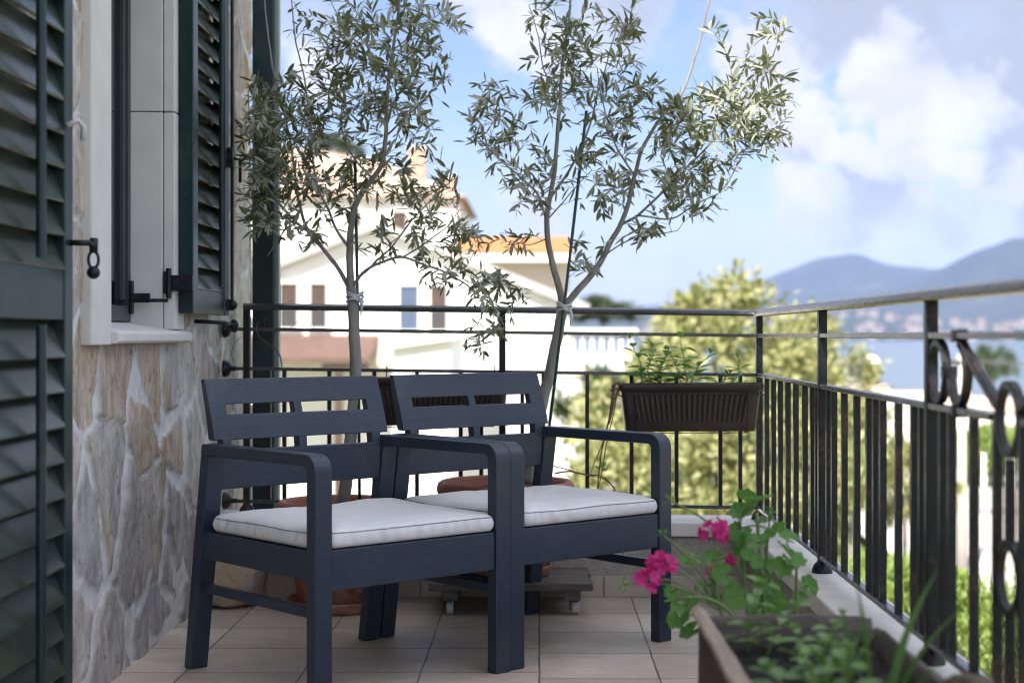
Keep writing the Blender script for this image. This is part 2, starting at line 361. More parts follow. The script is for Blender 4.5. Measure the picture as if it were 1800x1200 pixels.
XR, YB = .816, 5.70            # railing lines
def slope(x): return .0125 * (XR - x)                              # the back parapet and rails rise gently towards the house
wall = empty('parapet', (.75, 5.6, 0), 'low rendered parapet with pale stone coping round the terrace edge', 'wall')
w = MB()
w.box((.755, -6, -4), (.875, 5.60, .215)); w.box((-1.6, 5.60, -4), (.875, 5.80, .215))
pw = w.build('wall', M_render, wall); pw.matrix_parent_inverse = Matrix.Translation((-.75, -5.6, 0))
def attach(o, par):
    o.matrix_parent_inverse = Matrix.Translation(-Vector(par.location)); return o
c = MB()
c.box((.728, -6, .2155), (.905, 3.60, .268)); c.box((.728, 3.603, .2155), (.905, 5.578, .268))
vs = [(-1.6,5.58,.2155+.028),(.905,5.58,.2155),(.905,5.83,.2155),(-1.6,5.83,.2155+.028)]
c.add(vs + [(x, y, z + .0525) for x, y, z in vs], [(3,2,1,0),(4,5,6,7),(0,1,5,4),(1,2,6,5),(2,3,7,6),(3,0,4,7)])
attach(c.build('coping', M_cap, wall, bevel=.006), wall)
s = MB()
x = -1.1
while x < .74:
    s.box((x, 5.588, .001), (min(x + .331, .744), 5.5995, .075)); x += .334
y = 5.58
while y > -1:
    s.box((.744, y - .331, .001), (.7545, y, .075)); y -= .334
attach(s.build('skirting', M_skirt, wall, bevel=.002), wall)

# ------------------------------------------------------------------ railing
rail = empty('balcony_railing', (XR, YB, .268), 'black wrought iron balcony railing with ring scrollwork round the terrace', 'railing')
M_handrail = pm('worn_handrail_paint', (.030, .032, .037), (.048, .047, .048), 9, .27, .1, 40, spec=.7, roughvar=.05)
def rpart(mb, name, **k): return attach(mb.build(name, M_handrail if name in ('handrail', 'rail') else M_iron, rail, **k), rail)
def skewbox(mb, x0, x1, y0, y1, z0, z1):
    vs = [(x0,y0,z0+slope(x0)),(x1,y0,z0+slope(x1)),(x1,y1,z0+slope(x1)),(x0,y1,z0+slope(x0))]
    mb.add(vs + [(a, b, cc + z1 - z0) for a, b, cc in vs], [(3,2,1,0),(4,5,6,7),(0,1,5,4),(1,2,6,5),(2,3,7,6),(3,0,4,7)])
h = MB()
prof = [(-.027,.0),(.027,.0),(.030,.008),(.026,.018),(.012,.025),(-.012,.025),(-.026,.018),(-.030,.008)]
HZ = 1.022
vs = []; 
for (xx, yy, dx, dy) in ((-1.095, YB, 0, 1), (XR, YB, .7071*1.414, 1), (XR, -3.0, 1, 0)):
    for (a, b) in prof: vs.append((xx + a * dx, yy + a * dy if dx == 0 else yy + (a if dy else 0), HZ + b + slope(xx)))
n = len(prof); fs = []
for i in range(2):
    for k in range(n): fs.append((i*n+k, i*n+(k+1)%n, (i+1)*n+(k+1)%n, (i+1)*n+k))
fs += [list(range(n))[::-1], list(range(2*n, 3*n))]
h.add(vs, fs); rpart(h, 'handrail', smooth='auto')
for (z0, z1, y1) in ((.944, .957, -3), (.798, .811, 2.75), (.307, .320, -3)):
    m_ = MB(); skewbox(m_, -1.15, XR - .011, YB - .008, YB + .008, z0, z1)
    m_.box((XR - .011, y1, z0), (XR + .011, YB + .008, z1)); rpart(m_, 'rail', bevel=.0015)
m_ = MB(); m_.box((XR - .011, -3, .798), (XR + .011, 2.58, .811)); rpart(m_, 'rail', bevel=.0015)
posts = [(px_x, YB) for px_x in ((434 - CX) * YB / F, (883 - CX) * YB / F, XR)] + [(XR, 4.43), (XR, 3.20), (XR, 1.96), (XR, .72)]
for (xx, yy) in posts:
    m_ = MB(); t = slope(xx); m_.box((xx - .0125, yy - .0125, .2680 + t), (xx + .0125, yy + .0125, HZ + t)); po = rpart(m_, 'post', bevel=.002)
    f_ = MB(); f_.lathe([(.030, 0), (.030, .006), (.026, .020), (.018, .030), (.013, .034)], (xx, yy, .268 + t), 20)
    f_.build('foot_flange', M_iron, po, smooth='auto')
bars_back = [((p - CX) * YB / F) for p in (473, 500, 579, 658, 733, 810, 846, 918, 955, 1032, 1110, 1189, 1266, 1301)]
for xx in bars_back:
    m_ = MB(); t = slope(xx); m_.box((xx - .0075, YB - .0075, .320 + t), (xx + .0075, YB + .0075, .798 + t)); rpart(m_, 'baluster')
bars_r = [5.51, 5.35, 5.20, 5.04, 4.885, 4.72, 4.58, 4.505, 4.33, 4.253, 4.11, 3.948, 3.80, 3.725, 3.65, 3.49, 3.343, 3.273, 3.107, 3.04, 2.884, 2.737, 2.59, 2.44, 2.29, 2.13, 2.05, 1.8, 1.64, 1.48]
for yy in bars_r:
    m_ = MB(); m_.box((XR - .008, yy - .008, .320), (XR + .008, yy + .008, .798)); rpart(m_, 'baluster')
# centre bar broken by rings
m_ = MB(); m_.box((XR - .008, 2.655, .320), (XR + .008, 2.671, .462)); rpart(m_, 'baluster'); m_ = MB(); m_.box((XR - .008, 2.655, .598), (XR + .008, 2.671, .736)); rpart(m_, 'baluster')
def ring(yc, zc, ro, a0=0, a1=360, extra=None):
    m_ = MB(); n = 40; w = .0095; hx = .0085
    full = (a1 - a0) >= 360
    pts = [R(a0 + (a1 - a0) * k / n) for k in range(n if full else n + 1)]
    vs = []
    for a in pts:
        for (dr, dx) in ((0, -hx), (0, hx), (-2 * w * .8, hx), (-2 * w * .8, -hx)):
            vs.append((XR + dx, yc + (ro + dr) * math.cos(a), zc + (ro + dr) * math.sin(a)))
    fs = []
    N = len(pts)
    for i in range(N if full else N - 1):
        j = (i + 1) % N
        for k in range(4): fs.append((i*4+k, i*4+(k+1)%4, j*4+(k+1)%4, j*4+k))
    if not full: fs += [(3, 2, 1, 0), tuple((N-1)*4+k for k in range(4))]
    m_.add(vs, fs)
    if extra: extra(m_)
    rpart(m_, 'scroll_ring', bevel=.002)
YC = 2.663
ring(YC, .805, .068); ring(YC, .530, .068)
for sgn in (1, -1):
    ring(YC + sgn * .473, .8775, .0665)
    def diag(mb, sgn=sgn):
        yb = YC + sgn * .322
        a = Vector((XR, yb - sgn * .012, .939)); b = Vector((XR, YC + sgn * .066, .826)); d = (b - a).normalized(); nn = Vector((0, -d.z, d.y)) * .0085
        for q0, q1 in ((a, b),):
            vs = [q0 + nn + Vector((sx, 0, 0)) for sx in (-.0085, .0085)] + [q0 - nn + Vector((sx, 0, 0)) for sx in (.0085, -.0085)] + [q1 + nn + Vector((sx, 0, 0)) for sx in (-.0085, .0085)] + [q1 - nn + Vector((sx, 0, 0)) for sx in (.0085, -.0085)]
            mb.add(vs, [(3,2,1,0),(4,5,6,7),(0,1,5,4),(1,2,6,5),(2,3,7,6),(3,0,4,7)])
    if sgn > 0: ring(YC + .322, .8775, .0665, 100, 358, diag)       # open scroll whose end runs down to the centre ring
    else: ring(YC - .322, .8775, .0665, 182, 440, diag)
    for (yy, zz) in ((YC + sgn * .398, .878), (YC + sgn * .322, .950), (YC + sgn * .322, .804)):
        m_ = MB(); m_.box((XR - .014, yy - .012, zz - .012), (XR + .014, yy + .012, zz + .012)); rpart(m_, 'collar', bevel=.002)
for (z0) in (.950, .804, .314):                                    # the flanges that hold the rails to the house wall
    m_ = MB(); Mx = Matrix.Rotation(R(90), 4, 'Y'); t = slope(-1.15)
    m_.lathe([(.032, 0), (.032, .008), (.027, .02), (.014, .028), (.009, .03), (.009, .05)], (-1.172, YB, z0 + t), 20, 0, Mx.to_3x3()); rpart(m_, 'wall_flange', smooth='auto')

# ------------------------------------------------------------------ house: stone wall, window, shutters, roof overhang
house = empty('house', (-1.19, 4.5, 0), 'stone-clad house wall with green louvred shutters and limestone window surround', 'house')
def hpart(mb, name, mats, par=None, **k):
    o = mb.build(name, mats, par or house, **k)
    if par is None: o.matrix_parent_inverse = Matrix.Translation(-Vector(house.location))
    return o
rs = np.random.RandomState(11)
def ffield(y, z, freq, n, seed):
    r = np.random.RandomState(seed); out = np.zeros_like(y)
    for i in range(n):
        a = r.uniform(0, 2 * np.pi); f = freq * r.uniform(.5, 1.6); out += np.sin(f * (np.cos(a) * y + np.sin(a) * z) + r.uniform(0, 6.28))
    return out / math.sqrt(n)
def stone_wall():
    y0, y1, z0, z1, st = 2.6, 6.39, -.02, 2.75, .0095
    ny = int((y1 - y0) / st) + 1; nz = int((z1 - z0) / st) + 1
    yy, zz = np.meshgrid(np.linspace(y0, y1, ny), np.linspace(z0, z1, nz), indexing='ij')
    wy = yy + .010 * ffield(yy, zz, 9, 10, 1) + .005 * ffield(yy, zz, 45, 12, 2); wz = zz + .010 * ffield(yy, zz, 9, 10, 3) + .005 * ffield(yy, zz, 45, 12, 4)
    sy, sz = .37, .25; seeds = []
    for i in range(-1, int((y1 - y0) / sy) + 2):
        for j in range(-1, int((z1 - z0) / sz) + 2):
            seeds.append((y0 + (i + .5 * (j % 2) + rs.uniform(-.15, .85)) * sy, z0 + (j + rs.uniform(0, .9)) * sz))
    seeds += [(rs.uniform(y0, y1), rs.uniform(z0, z1)) for _ in range(22)]
    seeds = np.array(seeds); NS = len(seeds)
    ang = rs.uniform(0, np.pi, NS); an = rs.uniform(.93, 1.08, NS); size = rs.uniform(-.012, .012, NS)
    d1 = np.full(yy.shape, 9.); d2 = np.full(yy.shape, 9.); id1 = np.zeros(yy.shape, int)
    for k in range(NS):
        dy, dz = wy - seeds[k, 0], wz - seeds[k, 1]
        a = dy * np.cos(ang[k]) + dz * np.sin(ang[k]); b = -dy * np.sin(ang[k]) + dz * np.cos(ang[k])
        d = np.sqrt((a * an[k]) ** 2 + (b / an[k]) ** 2) - size[k]
        better = d < d1
        d2 = np.where(better, d1, np.minimum(d2, d)); d1 = np.where(better, d, d1); id1 = np.where(better, k, id1)
    gap = d2 - d1 + .008 * ffield(yy, zz, 60, 12, 5)
    wid = .019 + .020 * ffield(yy, zz, 7, 8, 6) + .008 * ffield(yy, zz, 30, 10, 16)
    stone = np.clip((gap - wid) / .012, 0, 1); stone = stone * stone * (3 - 2 * stone)
    off = rs.uniform(-.004, .006, NS)[id1]; ty = rs.uniform(-.03, .03, NS)[id1]; tz = rs.uniform(-.03, .03, NS)[id1]
    relief = stone * (.007 + off + ty * (yy - seeds[id1, 0]) + tz * (zz - seeds[id1, 1]) + .0020 * ffield(yy, zz, 24, 14, 7) + .0013 * ffield(yy, zz, 120, 16, 8)) + (1 - stone) * (.003 * ffield(yy, zz, 22, 10, 9) + .0022 * ffield(yy, zz, 90, 12, 10))
    xx = -1.19 + relief - .03 * np.clip((yy - 6.3) / .09, 0, 1) ** 2
    pal = np.array([(.40, .37, .36), (.36, .34, .345), (.46, .42, .37), (.45, .36, .27), (.43, .33, .24), (.39, .375, .38), (.50, .47, .43), (.32, .30, .29), (.43, .40, .37)])
    colr = (.55 * pal[rs.randint(0, len(pal), NS)][id1] + .45 * np.array((.44, .41, .385))) * (1 + .12 * rs.uniform(-1, 1, NS)[id1])[..., None]
    och = np.clip(ffield(yy, zz * .55, 17, 12, 12) * .8 - .34 + .45 * rs.uniform(-1, 1, NS)[id1], 0, 1)[..., None]
    colr = 1.12 * colr * (1 - .6 * och) + np.array((.46, .29, .13)) * .6 * och
    mort = np.array((.67, .67, .665)) * (1 + .06 * ffield(yy, zz, 16, 8, 13))[..., None]
    col = colr * stone[..., None] + mort * (1 - stone[..., None])
    V = np.stack([xx, yy, zz], -1).reshape(-1, 3); I = np.arange(ny * nz).reshape(ny, nz)
    cy = (yy[:-1, :-1] + st / 2); cz = zz[:-1, :-1] + st / 2
    keep = ~((cy > 3.995) & (cy < 5.025) & (cz > .945) & (cz < 2.5))
    q = np.stack([I[:-1, :-1], I[1:, :-1], I[1:, 1:], I[:-1, 1:]], -1)[keep]
    me = bpy.data.meshes.new('wall'); faces = q.tolist(); verts = V.tolist(); cl = np.concatenate([col.reshape(-1, 3), stone.reshape(-1, 1)], 1)
    extra = MB(); extra.box((-1.75, -3.5, -4), (-1.37, 6.38, 5.849)); extra.box((-1.369, 5.03, -4), (-1.215, 6.385, 5.849)); extra.box((-1.369, -3.5, -4), (-1.20, 2.62, 5.849)); extra.box((-1.369, 2.62, -4), (-1.21, 3.99, 5.849)); extra.box((-1.369, 3.99, -4), (-1.22, 5.03, .93)); extra.box((-1.369, 3.99, 2.47), (-1.21, 5.03, 5.849))
    o = len(verts); verts += extra.v; faces += [[i + o for i in f] for f in extra.f]
    cl = np.concatenate([cl, np.tile(np.array((.42, .37, .31, 1.)), (len(extra.v), 1))])
    me.from_pydata(verts, [], faces)
    at = me.attributes.new('stone', 'FLOAT_COLOR', 'POINT'); at.data.foreach_set('color', cl.astype(np.float32).ravel())
    me.polygons.foreach_set('use_smooth', [True] * len(q) + [False] * len(extra.f)); me.update()
    m, nt, b = newmat('stone_cladding'); L = nt.links.new; b.inputs['Roughness'].default_value = .9; b.inputs['Specular IOR Level'].default_value = .3
    a = node(nt, 'ShaderNodeAttribute', attribute_name='stone'); g = node(nt, 'ShaderNodeNewGeometry')
    n1 = node(nt, 'ShaderNodeTexNoise'); n1.inputs['Scale'].default_value = 17; n1.inputs['Detail'].default_value = 10; n1.inputs['Roughness'].default_value = .72; n1.inputs['Distortion'].default_value = .5; smap = node(nt, 'ShaderNodeMapping'); smap.inputs['Scale'].default_value = (1, 1, .45); L(g.outputs['Position'], smap.inputs['Vector']); L(smap.outputs[0], n1.inputs['Vector'])
    r1 = node(nt, 'ShaderNodeMapRange'); r1.inputs['From Min'].default_value = .3; r1.inputs['From Max'].default_value = .7; r1.inputs['To Min'].default_value = .5; r1.inputs['To Max'].default_value = 1.35; L(n1.outputs['Fac'], r1.inputs['Value'])
    mu = node(nt, 'ShaderNodeMixRGB', blend_type='MULTIPLY'); L(a.outputs['Alpha'], mu.inputs[0]); L(a.outputs['Color'], mu.inputs[1]); L(r1.outputs[0], mu.inputs[2])
    n3 = node(nt, 'ShaderNodeTexNoise'); n3.inputs['Scale'].default_value = 34; n3.inputs['Detail'].default_value = 8; n3.inputs['Roughness'].default_value = .7; L(g.outputs['Position'], n3.inputs['Vector'])
    r3 = node(nt, 'ShaderNodeMapRange'); r3.inputs['From Min'].default_value = .56; r3.inputs['From Max'].default_value = .68; L(n3.outputs['Fac'], r3.inputs['Value'])
    sp = node(nt, 'ShaderNodeMixRGB'); L(r3.outputs[0], sp.inputs[0]); L(mu.outputs[0], sp.inputs[1]); sp.inputs[2].default_value = (.24, .19, .14, 1)
    fin = node(nt, 'ShaderNodeMixRGB'); L(a.outputs['Alpha'], fin.inputs[0]); L(mu.outputs[0], fin.inputs[1]); L(sp.outputs[0], fin.inputs[2])
    L(fin.outputs[0], b.inputs['Base Color'])
    n2 = node(nt, 'ShaderNodeTexNoise'); n2.inputs['Scale'].default_value = 26; n2.inputs['Detail'].default_value = 10; n2.inputs['Roughness'].default_value = .74; L(smap.outputs[0], n2.inputs['Vector'])
    bp = node(nt, 'ShaderNodeBump'); bp.inputs['Strength'].default_value = 1.0; bp.inputs['Distance'].default_value = .013; L(n2.outputs['Fac'], bp.inputs['Height']); L(bp.outputs[0], b.inputs['Normal'])
    me.materials.append(m)
    ob = bpy.data.objects.new('wall', me); COL.objects.link(ob); ob.parent = house; ob.matrix_parent_inverse = Matrix.Translation(-Vector(house.location))
    return m
M_stone = stone_wall()
# roof overhang above the terrace (shades it)
r_ = MB(); r_.box((-6.5, -3.7, 5.85), (-.97, 6.6, 6.0)); r_.box((-6.5, -3.4, -4), (-1.76, 6.38, 5.849)); hpart(r_, 'roof_overhang', M_white)
# rough block at the foot of the wall
def rough_block(x0, x1, y0, y1, z0, z1, seed, amp=.02, n=9):
    m_ = MB(); r = random.Random(seed)
    def pt(a, b, cc):
        p = Vector((x0 + (x1 - x0) * a, y0 + (y1 - y0) * b, z0 + (z1 - z0) * cc))
        q = mnoise.noise_vector(p * 9 + Vector((seed, 0, 0))) * amp + mnoise.noise_vector(p * 28) * amp * .4
        cen = Vector((a - .5, b - .5, cc - .5)); k = max(0, (abs(a-.5)+abs(b-.5)+abs(cc-.5)) - .95)
        return p + q - Vector((cen.x * (x1-x0), cen.y * (y1-y0), cen.z * (z1-z0))) * k * .5
    for ax in range(3):
        for sd in (0, 1):
            vs = []
            for i in range(n):
                for j in range(n):
                    u, v = i / (n - 1), j / (n - 1); q = [0, 0, 0]; q[ax] = sd; q[(ax+1) % 3] = u; q[(ax+2) % 3] = v; vs.append(pt(*q))
            fs = [(i*n+j, (i+1)*n+j, (i+1)*n+j+1, i*n+j+1) if sd else (i*n+j, i*n+j+1, (i+1)*n+j+1, (i+1)*n+j) for i in range(n-1) for j in range(n-1)]
            m_.add(vs, fs)
    return m_
M_corner = pm('rough_corner_stone', (.38, .36, .35), (.42, .33, .22), 7, .9, .9, 45, dist=.012, lo=.42, hi=.6)
o = hpart(rough_block(-1.22, -.985, 5.32, 5.59, .0, .268, 3, .016), 'corner_stone', M_corner, smooth=True)
o['label'] = 'rough grey and ochre foot stone'
# window surround, sill, frame
j = MB()
j.box((-1.37, 3.975, .925), (-1.158, 4.16, 2.45)); j.box((-1.37, 4.91, .97), (-1.2035, 5.04, 1.664)); j.box((-1.37, 4.91, 1.6665), (-1.2035, 5.04, 2.45)); j.box((-1.202, 4.91, .97), (-1.165, 5.04, 1.663)); j.box((-1.202, 4.91, 1.6665), (-1.165, 5.04, 2.45)); j.box((-1.37, 4.162, 2.30), (-1.160, 4.908, 2.45))
hpart(j, 'window_surround', M_limestone, bevel=.004)
s_ = MB(); s_.prism([(-1.36, .928), (-1.148, .928), (-1.140, .935), (-1.140, .958), (-1.150, .964), (-1.36, 1.0)], 4.163, 5.05, 'xzy'); hpart(s_, 'window_sill', M_limestone, bevel=.003)
wf = MB()
for (a, b, z0, z1) in ((4.163, 4.22, .996, 2.298), (4.888, 4.9085, .996, 2.298), (4.222, 4.886, .996, 1.045), (4.222, 4.886, 2.25, 2.298)): wf.box((-1.35, a, z0), (-1.305, b, z1))
for (a, b, z0, z1) in ((4.222, 4.262, 1.062, 2.238), (4.868, 4.886, 1.062, 2.238)): wf.box((-1.345, a, z0), (-1.315, b, z1))
win = hpart(wf, 'window', M_window, bevel=.003)
pn = MB(); pn.box((-1.337, 4.25, 1.044), (-1.330, 4.875, 2.252)); hpart(pn, 'pane', M_glass, win)
pl = MB(); pl.box((-1.303, 4.878, 1.02), (-1.293, 4.902, 1.125)); pl.box((-1.293, 4.866, 1.055), (-1.235, 4.88, 1.085)); pl.tube([(-1.235, 4.873, 1.062), (-1.178, 4.873, 1.062)], .006, 10); hpart(pl, 'shutter_stop', M_iron, win, bevel=.002)

def louvre_leaf(name, x, ya, yb, z0, z1, mid, pitch, tilt, th=.044, stile=.06, label=None):
    """a louvred leaf standing parallel to the wall: frame mesh with louvres and tilt rods as sub-parts"""
    f_ = MB()
    f_.box((x - th, ya, z0), (x, ya + stile, z1)); f_.box((x - th, yb - stile, z0), (x, yb, z1))
    rails = [(z0, z0 + .085), (z1 - .085, z1)] + ([mid] if mid else [])
    for (a, b) in rails: f_.box((x - th + .003, ya + stile, a), (x - .003, yb - stile, b))
    fr = hpart(f_, name, M_green, bevel=.003)
    if label: fr['label'] = label
    rails.sort(); lv = MB()
    for (lo, hi) in [(rails[i][1], rails[i+1][0]) for i in range(len(rails) - 1)]:
        nl = int(round((hi - lo) / pitch)); pp = (hi - lo) / nl
        for k in range(nl):
            zc = lo + (k + .5) * pp; L = pp * 1.27; T = .009
            poly = []
            for q in range(9):
                a = -math.pi / 2 + math.pi * q / 8; poly.append((L/2 - T/2 + T/2 * math.cos(a), T/2 * math.sin(a)))
            for q in range(9):
                a = math.pi / 2 + math.pi * q / 8; poly.append((-L/2 + T/2 + T/2 * math.cos(a), T/2 * math.sin(a)))
            ca, sa = math.cos(tilt + rnd.uniform(-.03, .03)), math.sin(tilt)
            poly = [(x - th * .5 + u * ca - v * sa, zc - (u * sa + v * ca)) for (u, v) in poly]
            lv.prism(poly, ya + stile + .001, yb - stile - .001, 'xzy')
        rod = MB(); yc = ya + (yb - ya) * .5
        zs = lo + .012, hi - .012
        rod.tube([(x + .022, yc, zs[0]), (x + .022, yc, zs[1])], .011, 14); hpart(rod, 'tilt_rod', M_green, fr, smooth='auto')
    hpart(lv, 'louvres', M_greenlouvre, fr, smooth='auto')
    return fr
# door leaf folded back against the wall, near the camera
near = louvre_leaf('door_shutter', -1.085, 2.98, 3.575, .02, 2.35, (.985, 1.105), .0775, R(67), label='tall door shutter close to the viewer')
k_ = MB()
k_.tube([(-1.085, 3.55, 1.165), (-1.045, 3.56, 1.165), (-1.045, 3.60, 1.162)], .007, 10); k_.tube([(-1.045, 3.60, 1.145), (-1.045, 3.604, 1.178)], .010, 10)
k_.tube([(-1.045 + .012 * math.sin(a), 3.60, 1.140 + .020 * math.cos(a) - .012) for a in [2 * math.pi * i / 16 for i in range(16)]], .0035, 8, closed=True)
k_.ball((-1.045, 3.60, 1.098), .0155, 10); hpart(k_, 'latch', M_iron, near, smooth=True)
hk = MB(); hk.tube([(-1.083, 3.52, 1.43), (-1.06, 3.53, 1.445), (-1.05, 3.54, 1.43), (-1.052, 3.54, 1.40)], .007, 8); hpart(hk, 'hook', M_caster, near, smooth=True)
# window leaf folded back against the wall
far = louvre_leaf('window_shutter', -1.115, 4.95, 5.52, 1.022, 2.35, None, .072, R(66), stile=.07, label='smaller window shutter standing open beyond the window')
for ch in list(far.children):
    if ch.name.startswith('tilt_rod'): ch.location = (0, 0.06, 0)
hg = MB(); hg.box((-1.200, 4.900, 1.085), (-1.178, 4.912, 1.155)); hg.box((-1.178, 4.893, 1.093), (-1.105, 4.910, 1.143)); hg.box((-1.150, 4.912, 1.093), (-1.112, 4.949, 1.143)); hg.tube([(-1.182, 4.898, 1.07), (-1.182, 4.898, 1.165)], .009, 10)
for (yy, zz) in ((-1.14, 1.105), (-1.14, 1.131), (-1.165, 1.118)): hg.tube([(yy, 4.896, zz), (yy, 4.889, zz)], .005, 8)
hpart(hg, 'hinge', M_iron, far, bevel=.002)
b_ = MB(); b_.tube([(-1.098, 5.49, 1.04), (-1.098, 5.49, 2.33)], .006, 10); b_.ball((-1.096, 5.49, 1.06), .018, 8); b_.box((-1.112, 5.475, 1.04), (-1.10, 5.505, 1.08))
b_.box((-1.112, 5.47, 1.55), (-1.092, 5.51, 1.62)); b_.tube([(-1.095, 5.5, 1.585), (-1.075, 5.52, 1.58), (-1.075, 5.52, 1.50)], .006, 8)
hpart(b_, 'locking_bar', M_iron, far, smooth='auto')
d_ = MB(); d_.tube([(-1.19, 5.30, 1.0), (-1.10, 5.36, .995), (-1.085, 5.45, .99)], .007, 8); d_.ball((-1.085, 5.46, .985), .017, 8, sq=(1, 1, 1.4)); hpart(d_, 'shutter_dog', M_iron, smooth=True)
# green pergola post outside the railing
pp = empty('pergola_post', (-1.06, 5.95, -4), 'dark green square post standing just beyond the railing beside the house corner', 'post')
q = MB(); q.box((-1.105, 5.91, -4), (-1.022, 5.99, 3.4)); attach(q.build('post', M_green, pp, bevel=.004), pp)
q = MB(); q.box((-1.021, 5.93, -4), (-1.006, 5.97, 3.4)); a_ = attach(q.build('side_strip', pm('pale_green_metal', (.25, .31, .29), None, 4, .4), pp), pp)

# ------------------------------------------------------------------ armchairs
def make_chair():
    WO, LW, LD = .33, .054, .040
    root = empty('armchair', (0, 0, 0), 'x', 'armchair', 'navy garden armchairs')
    b = lambda mb, n, par=root: mb.build(n, M_resin, par, bevel=.0035, segs=3)
    for sg in (-1, 1):
        ua, ub = sorted((sg * WO, sg * (WO - LW)))
        m_ = MB(); m_.prism([(.63, 0), (.67, 0), (.576, .6125), (.534, .6125)], ua, ub, 'yzx'); b(m_, 'leg')
        ro, ri = .046, .014; po = [(0, 0), (0, .645 - ro)]
        po += [(ro - ro * math.cos(a), .645 - ro + ro * math.sin(a)) for a in [math.pi / 2 * i / 8 for i in range(1, 9)]]
        po += [(.572, .645), (.576, .613), (LD + ri, .613)]
        po += [(LD + ri - ri * math.sin(a), .613 - ri + ri * math.cos(a)) for a in [math.pi / 2 * i / 5 for i in range(1, 6)]]
        po += [(LD, 0)]
        m_ = MB(); m_.prism(po[::-1], ua, ub, 'yzx')                  # one moulding, rounded as a whole, then parted into leg and armrest
        bm = bmesh.new(); bm.from_mesh(m_.mesh('tmp')); bm.normal_update()
        bmesh.ops.recalc_face_normals(bm, faces=bm.faces)
        ed = [e for e in bm.edges if e.calc_face_angle(0) > R(35)]
        bmesh.ops.bevel(bm, geom=ed, offset=.0035, segments=3, profile=.5, affect='EDGES', clamp_overlap=True)
        for nm, keep_up in (('leg', False), ('armrest', True)):
            b2 = bm.copy()
            bmesh.ops.bisect_plane(b2, geom=b2.verts[:] + b2.edges[:] + b2.faces[:], plane_co=(0, 0, .56), plane_no=(0, 0, 1), clear_inner=keep_up, clear_outer=not keep_up)
            me = bpy.data.meshes.new(nm); b2.to_mesh(me); b2.free(); me.materials.append(M_resin)
            ob = bpy.data.objects.new(nm, me); COL.objects.link(ob); ob.parent = root
        bm.free()
        m_ = MB(); uc = (ua + ub) / 2; m_.box((uc - .011, LD, .222), (uc + .011, .595, .249)); b(m_, 'stretcher')
    m_ = MB(); wi = WO - LW
    m_.box((-wi + .001, .005, .293), (wi - .001, .035, .399))
    for sg in (-1, 1):
        a, c_ = sorted((sg * (WO - .004), sg * (WO - .036))); m_.box((a, LD + .001, .322), (c_, .578, .3985))
    m_.box((-wi, .545, .322), (wi, .572, .3985)); m_.box((-WO + .037, .036, .372), (WO - .037, .544, .392))
    b(m_, 'seat_frame')
    zs = [.514, .56, .60, .624, .654, .660, .69, .724, .754, .78, .806, .826]
    us = [-.303, -.2755, -.245, -.014, .014, .245, .2755, .303]
    vz = lambda z: np.interp(z, [.514, .58, .645, .70, .76, .83], [.553, .545, .544, .559, .580, .606])
    tz = lambda z: np.interp(z, [.514, .60, .66, .83], [.024, .028, .034, .020])
    solid = {}
    for i in range(len(us) - 1):
        for k in range(len(zs) - 1):
            uc, zc = (us[i] + us[i+1]) / 2, (zs[k] + zs[k+1]) / 2
            hole = (.624 < zc < .654 or .724 < zc < .754) and (.014 < abs(uc) < .245)
            wing = abs(uc) > .2755 and zc < .655
            solid[i, k] = not (hole or wing)
    m_ = MB(); vi = {}
    for i, u in enumerate(us):
        for k, z in enumerate(zs):
            for s_ in (0, 1):
                vi[i, k, s_] = len(m_.v); bow = .010 * (1 - (u / .3) ** 2)
                m_.v.append((u, float(vz(z) + bow + s_ * tz(z)), z))
    for (i, k), ok in solid.items():
        if not ok: continue
        A = lambda a, c_, s_: vi[i + a, k + c_, s_]
        m_.f.append([A(0,0,0), A(1,0,0), A(1,1,0), A(0,1,0)]); m_.f.append([A(0,0,1), A(0,1,1), A(1,1,1), A(1,0,1)])
        for (di, dk, e0, e1) in ((-1, 0, (0,1), (0,0)), (1, 0, (1,0), (1,1)), (0, -1, (0,0), (1,0)), (0, 1, (1,1), (0,1))):
            if not solid.get((i + di, k + dk), False):
                m_.f.append([A(*e0, 0), A(*e0, 1), A(*e1, 1), A(*e1, 0)])
    m_.m = [0] * len(m_.f); b(m_, 'backrest')
    return root
TH = R(42); U = Vector((math.cos(TH), math.sin(TH), 0)); V_ = Vector((-math.sin(TH), math.cos(TH), 0))
p0 = Vector((-.1205, 4.3125, 0))
chair1 = make_chair(); chair1.location = p0 - U * .276; chair1.rotation_euler = (0, 0, TH)
chair1['label'] = 'navy slatted armchair beside the stone wall, the nearer of the pair'
chair2 = copy_tree(chair1); chair2.location = p0 + U * (.054 + .005 + .33) + V_ * .004; chair2.rotation_euler = (0, 0, TH - R(.6))
chair2['label'] = 'navy slatted armchair nearer the railing, its right arm beside the geranium'

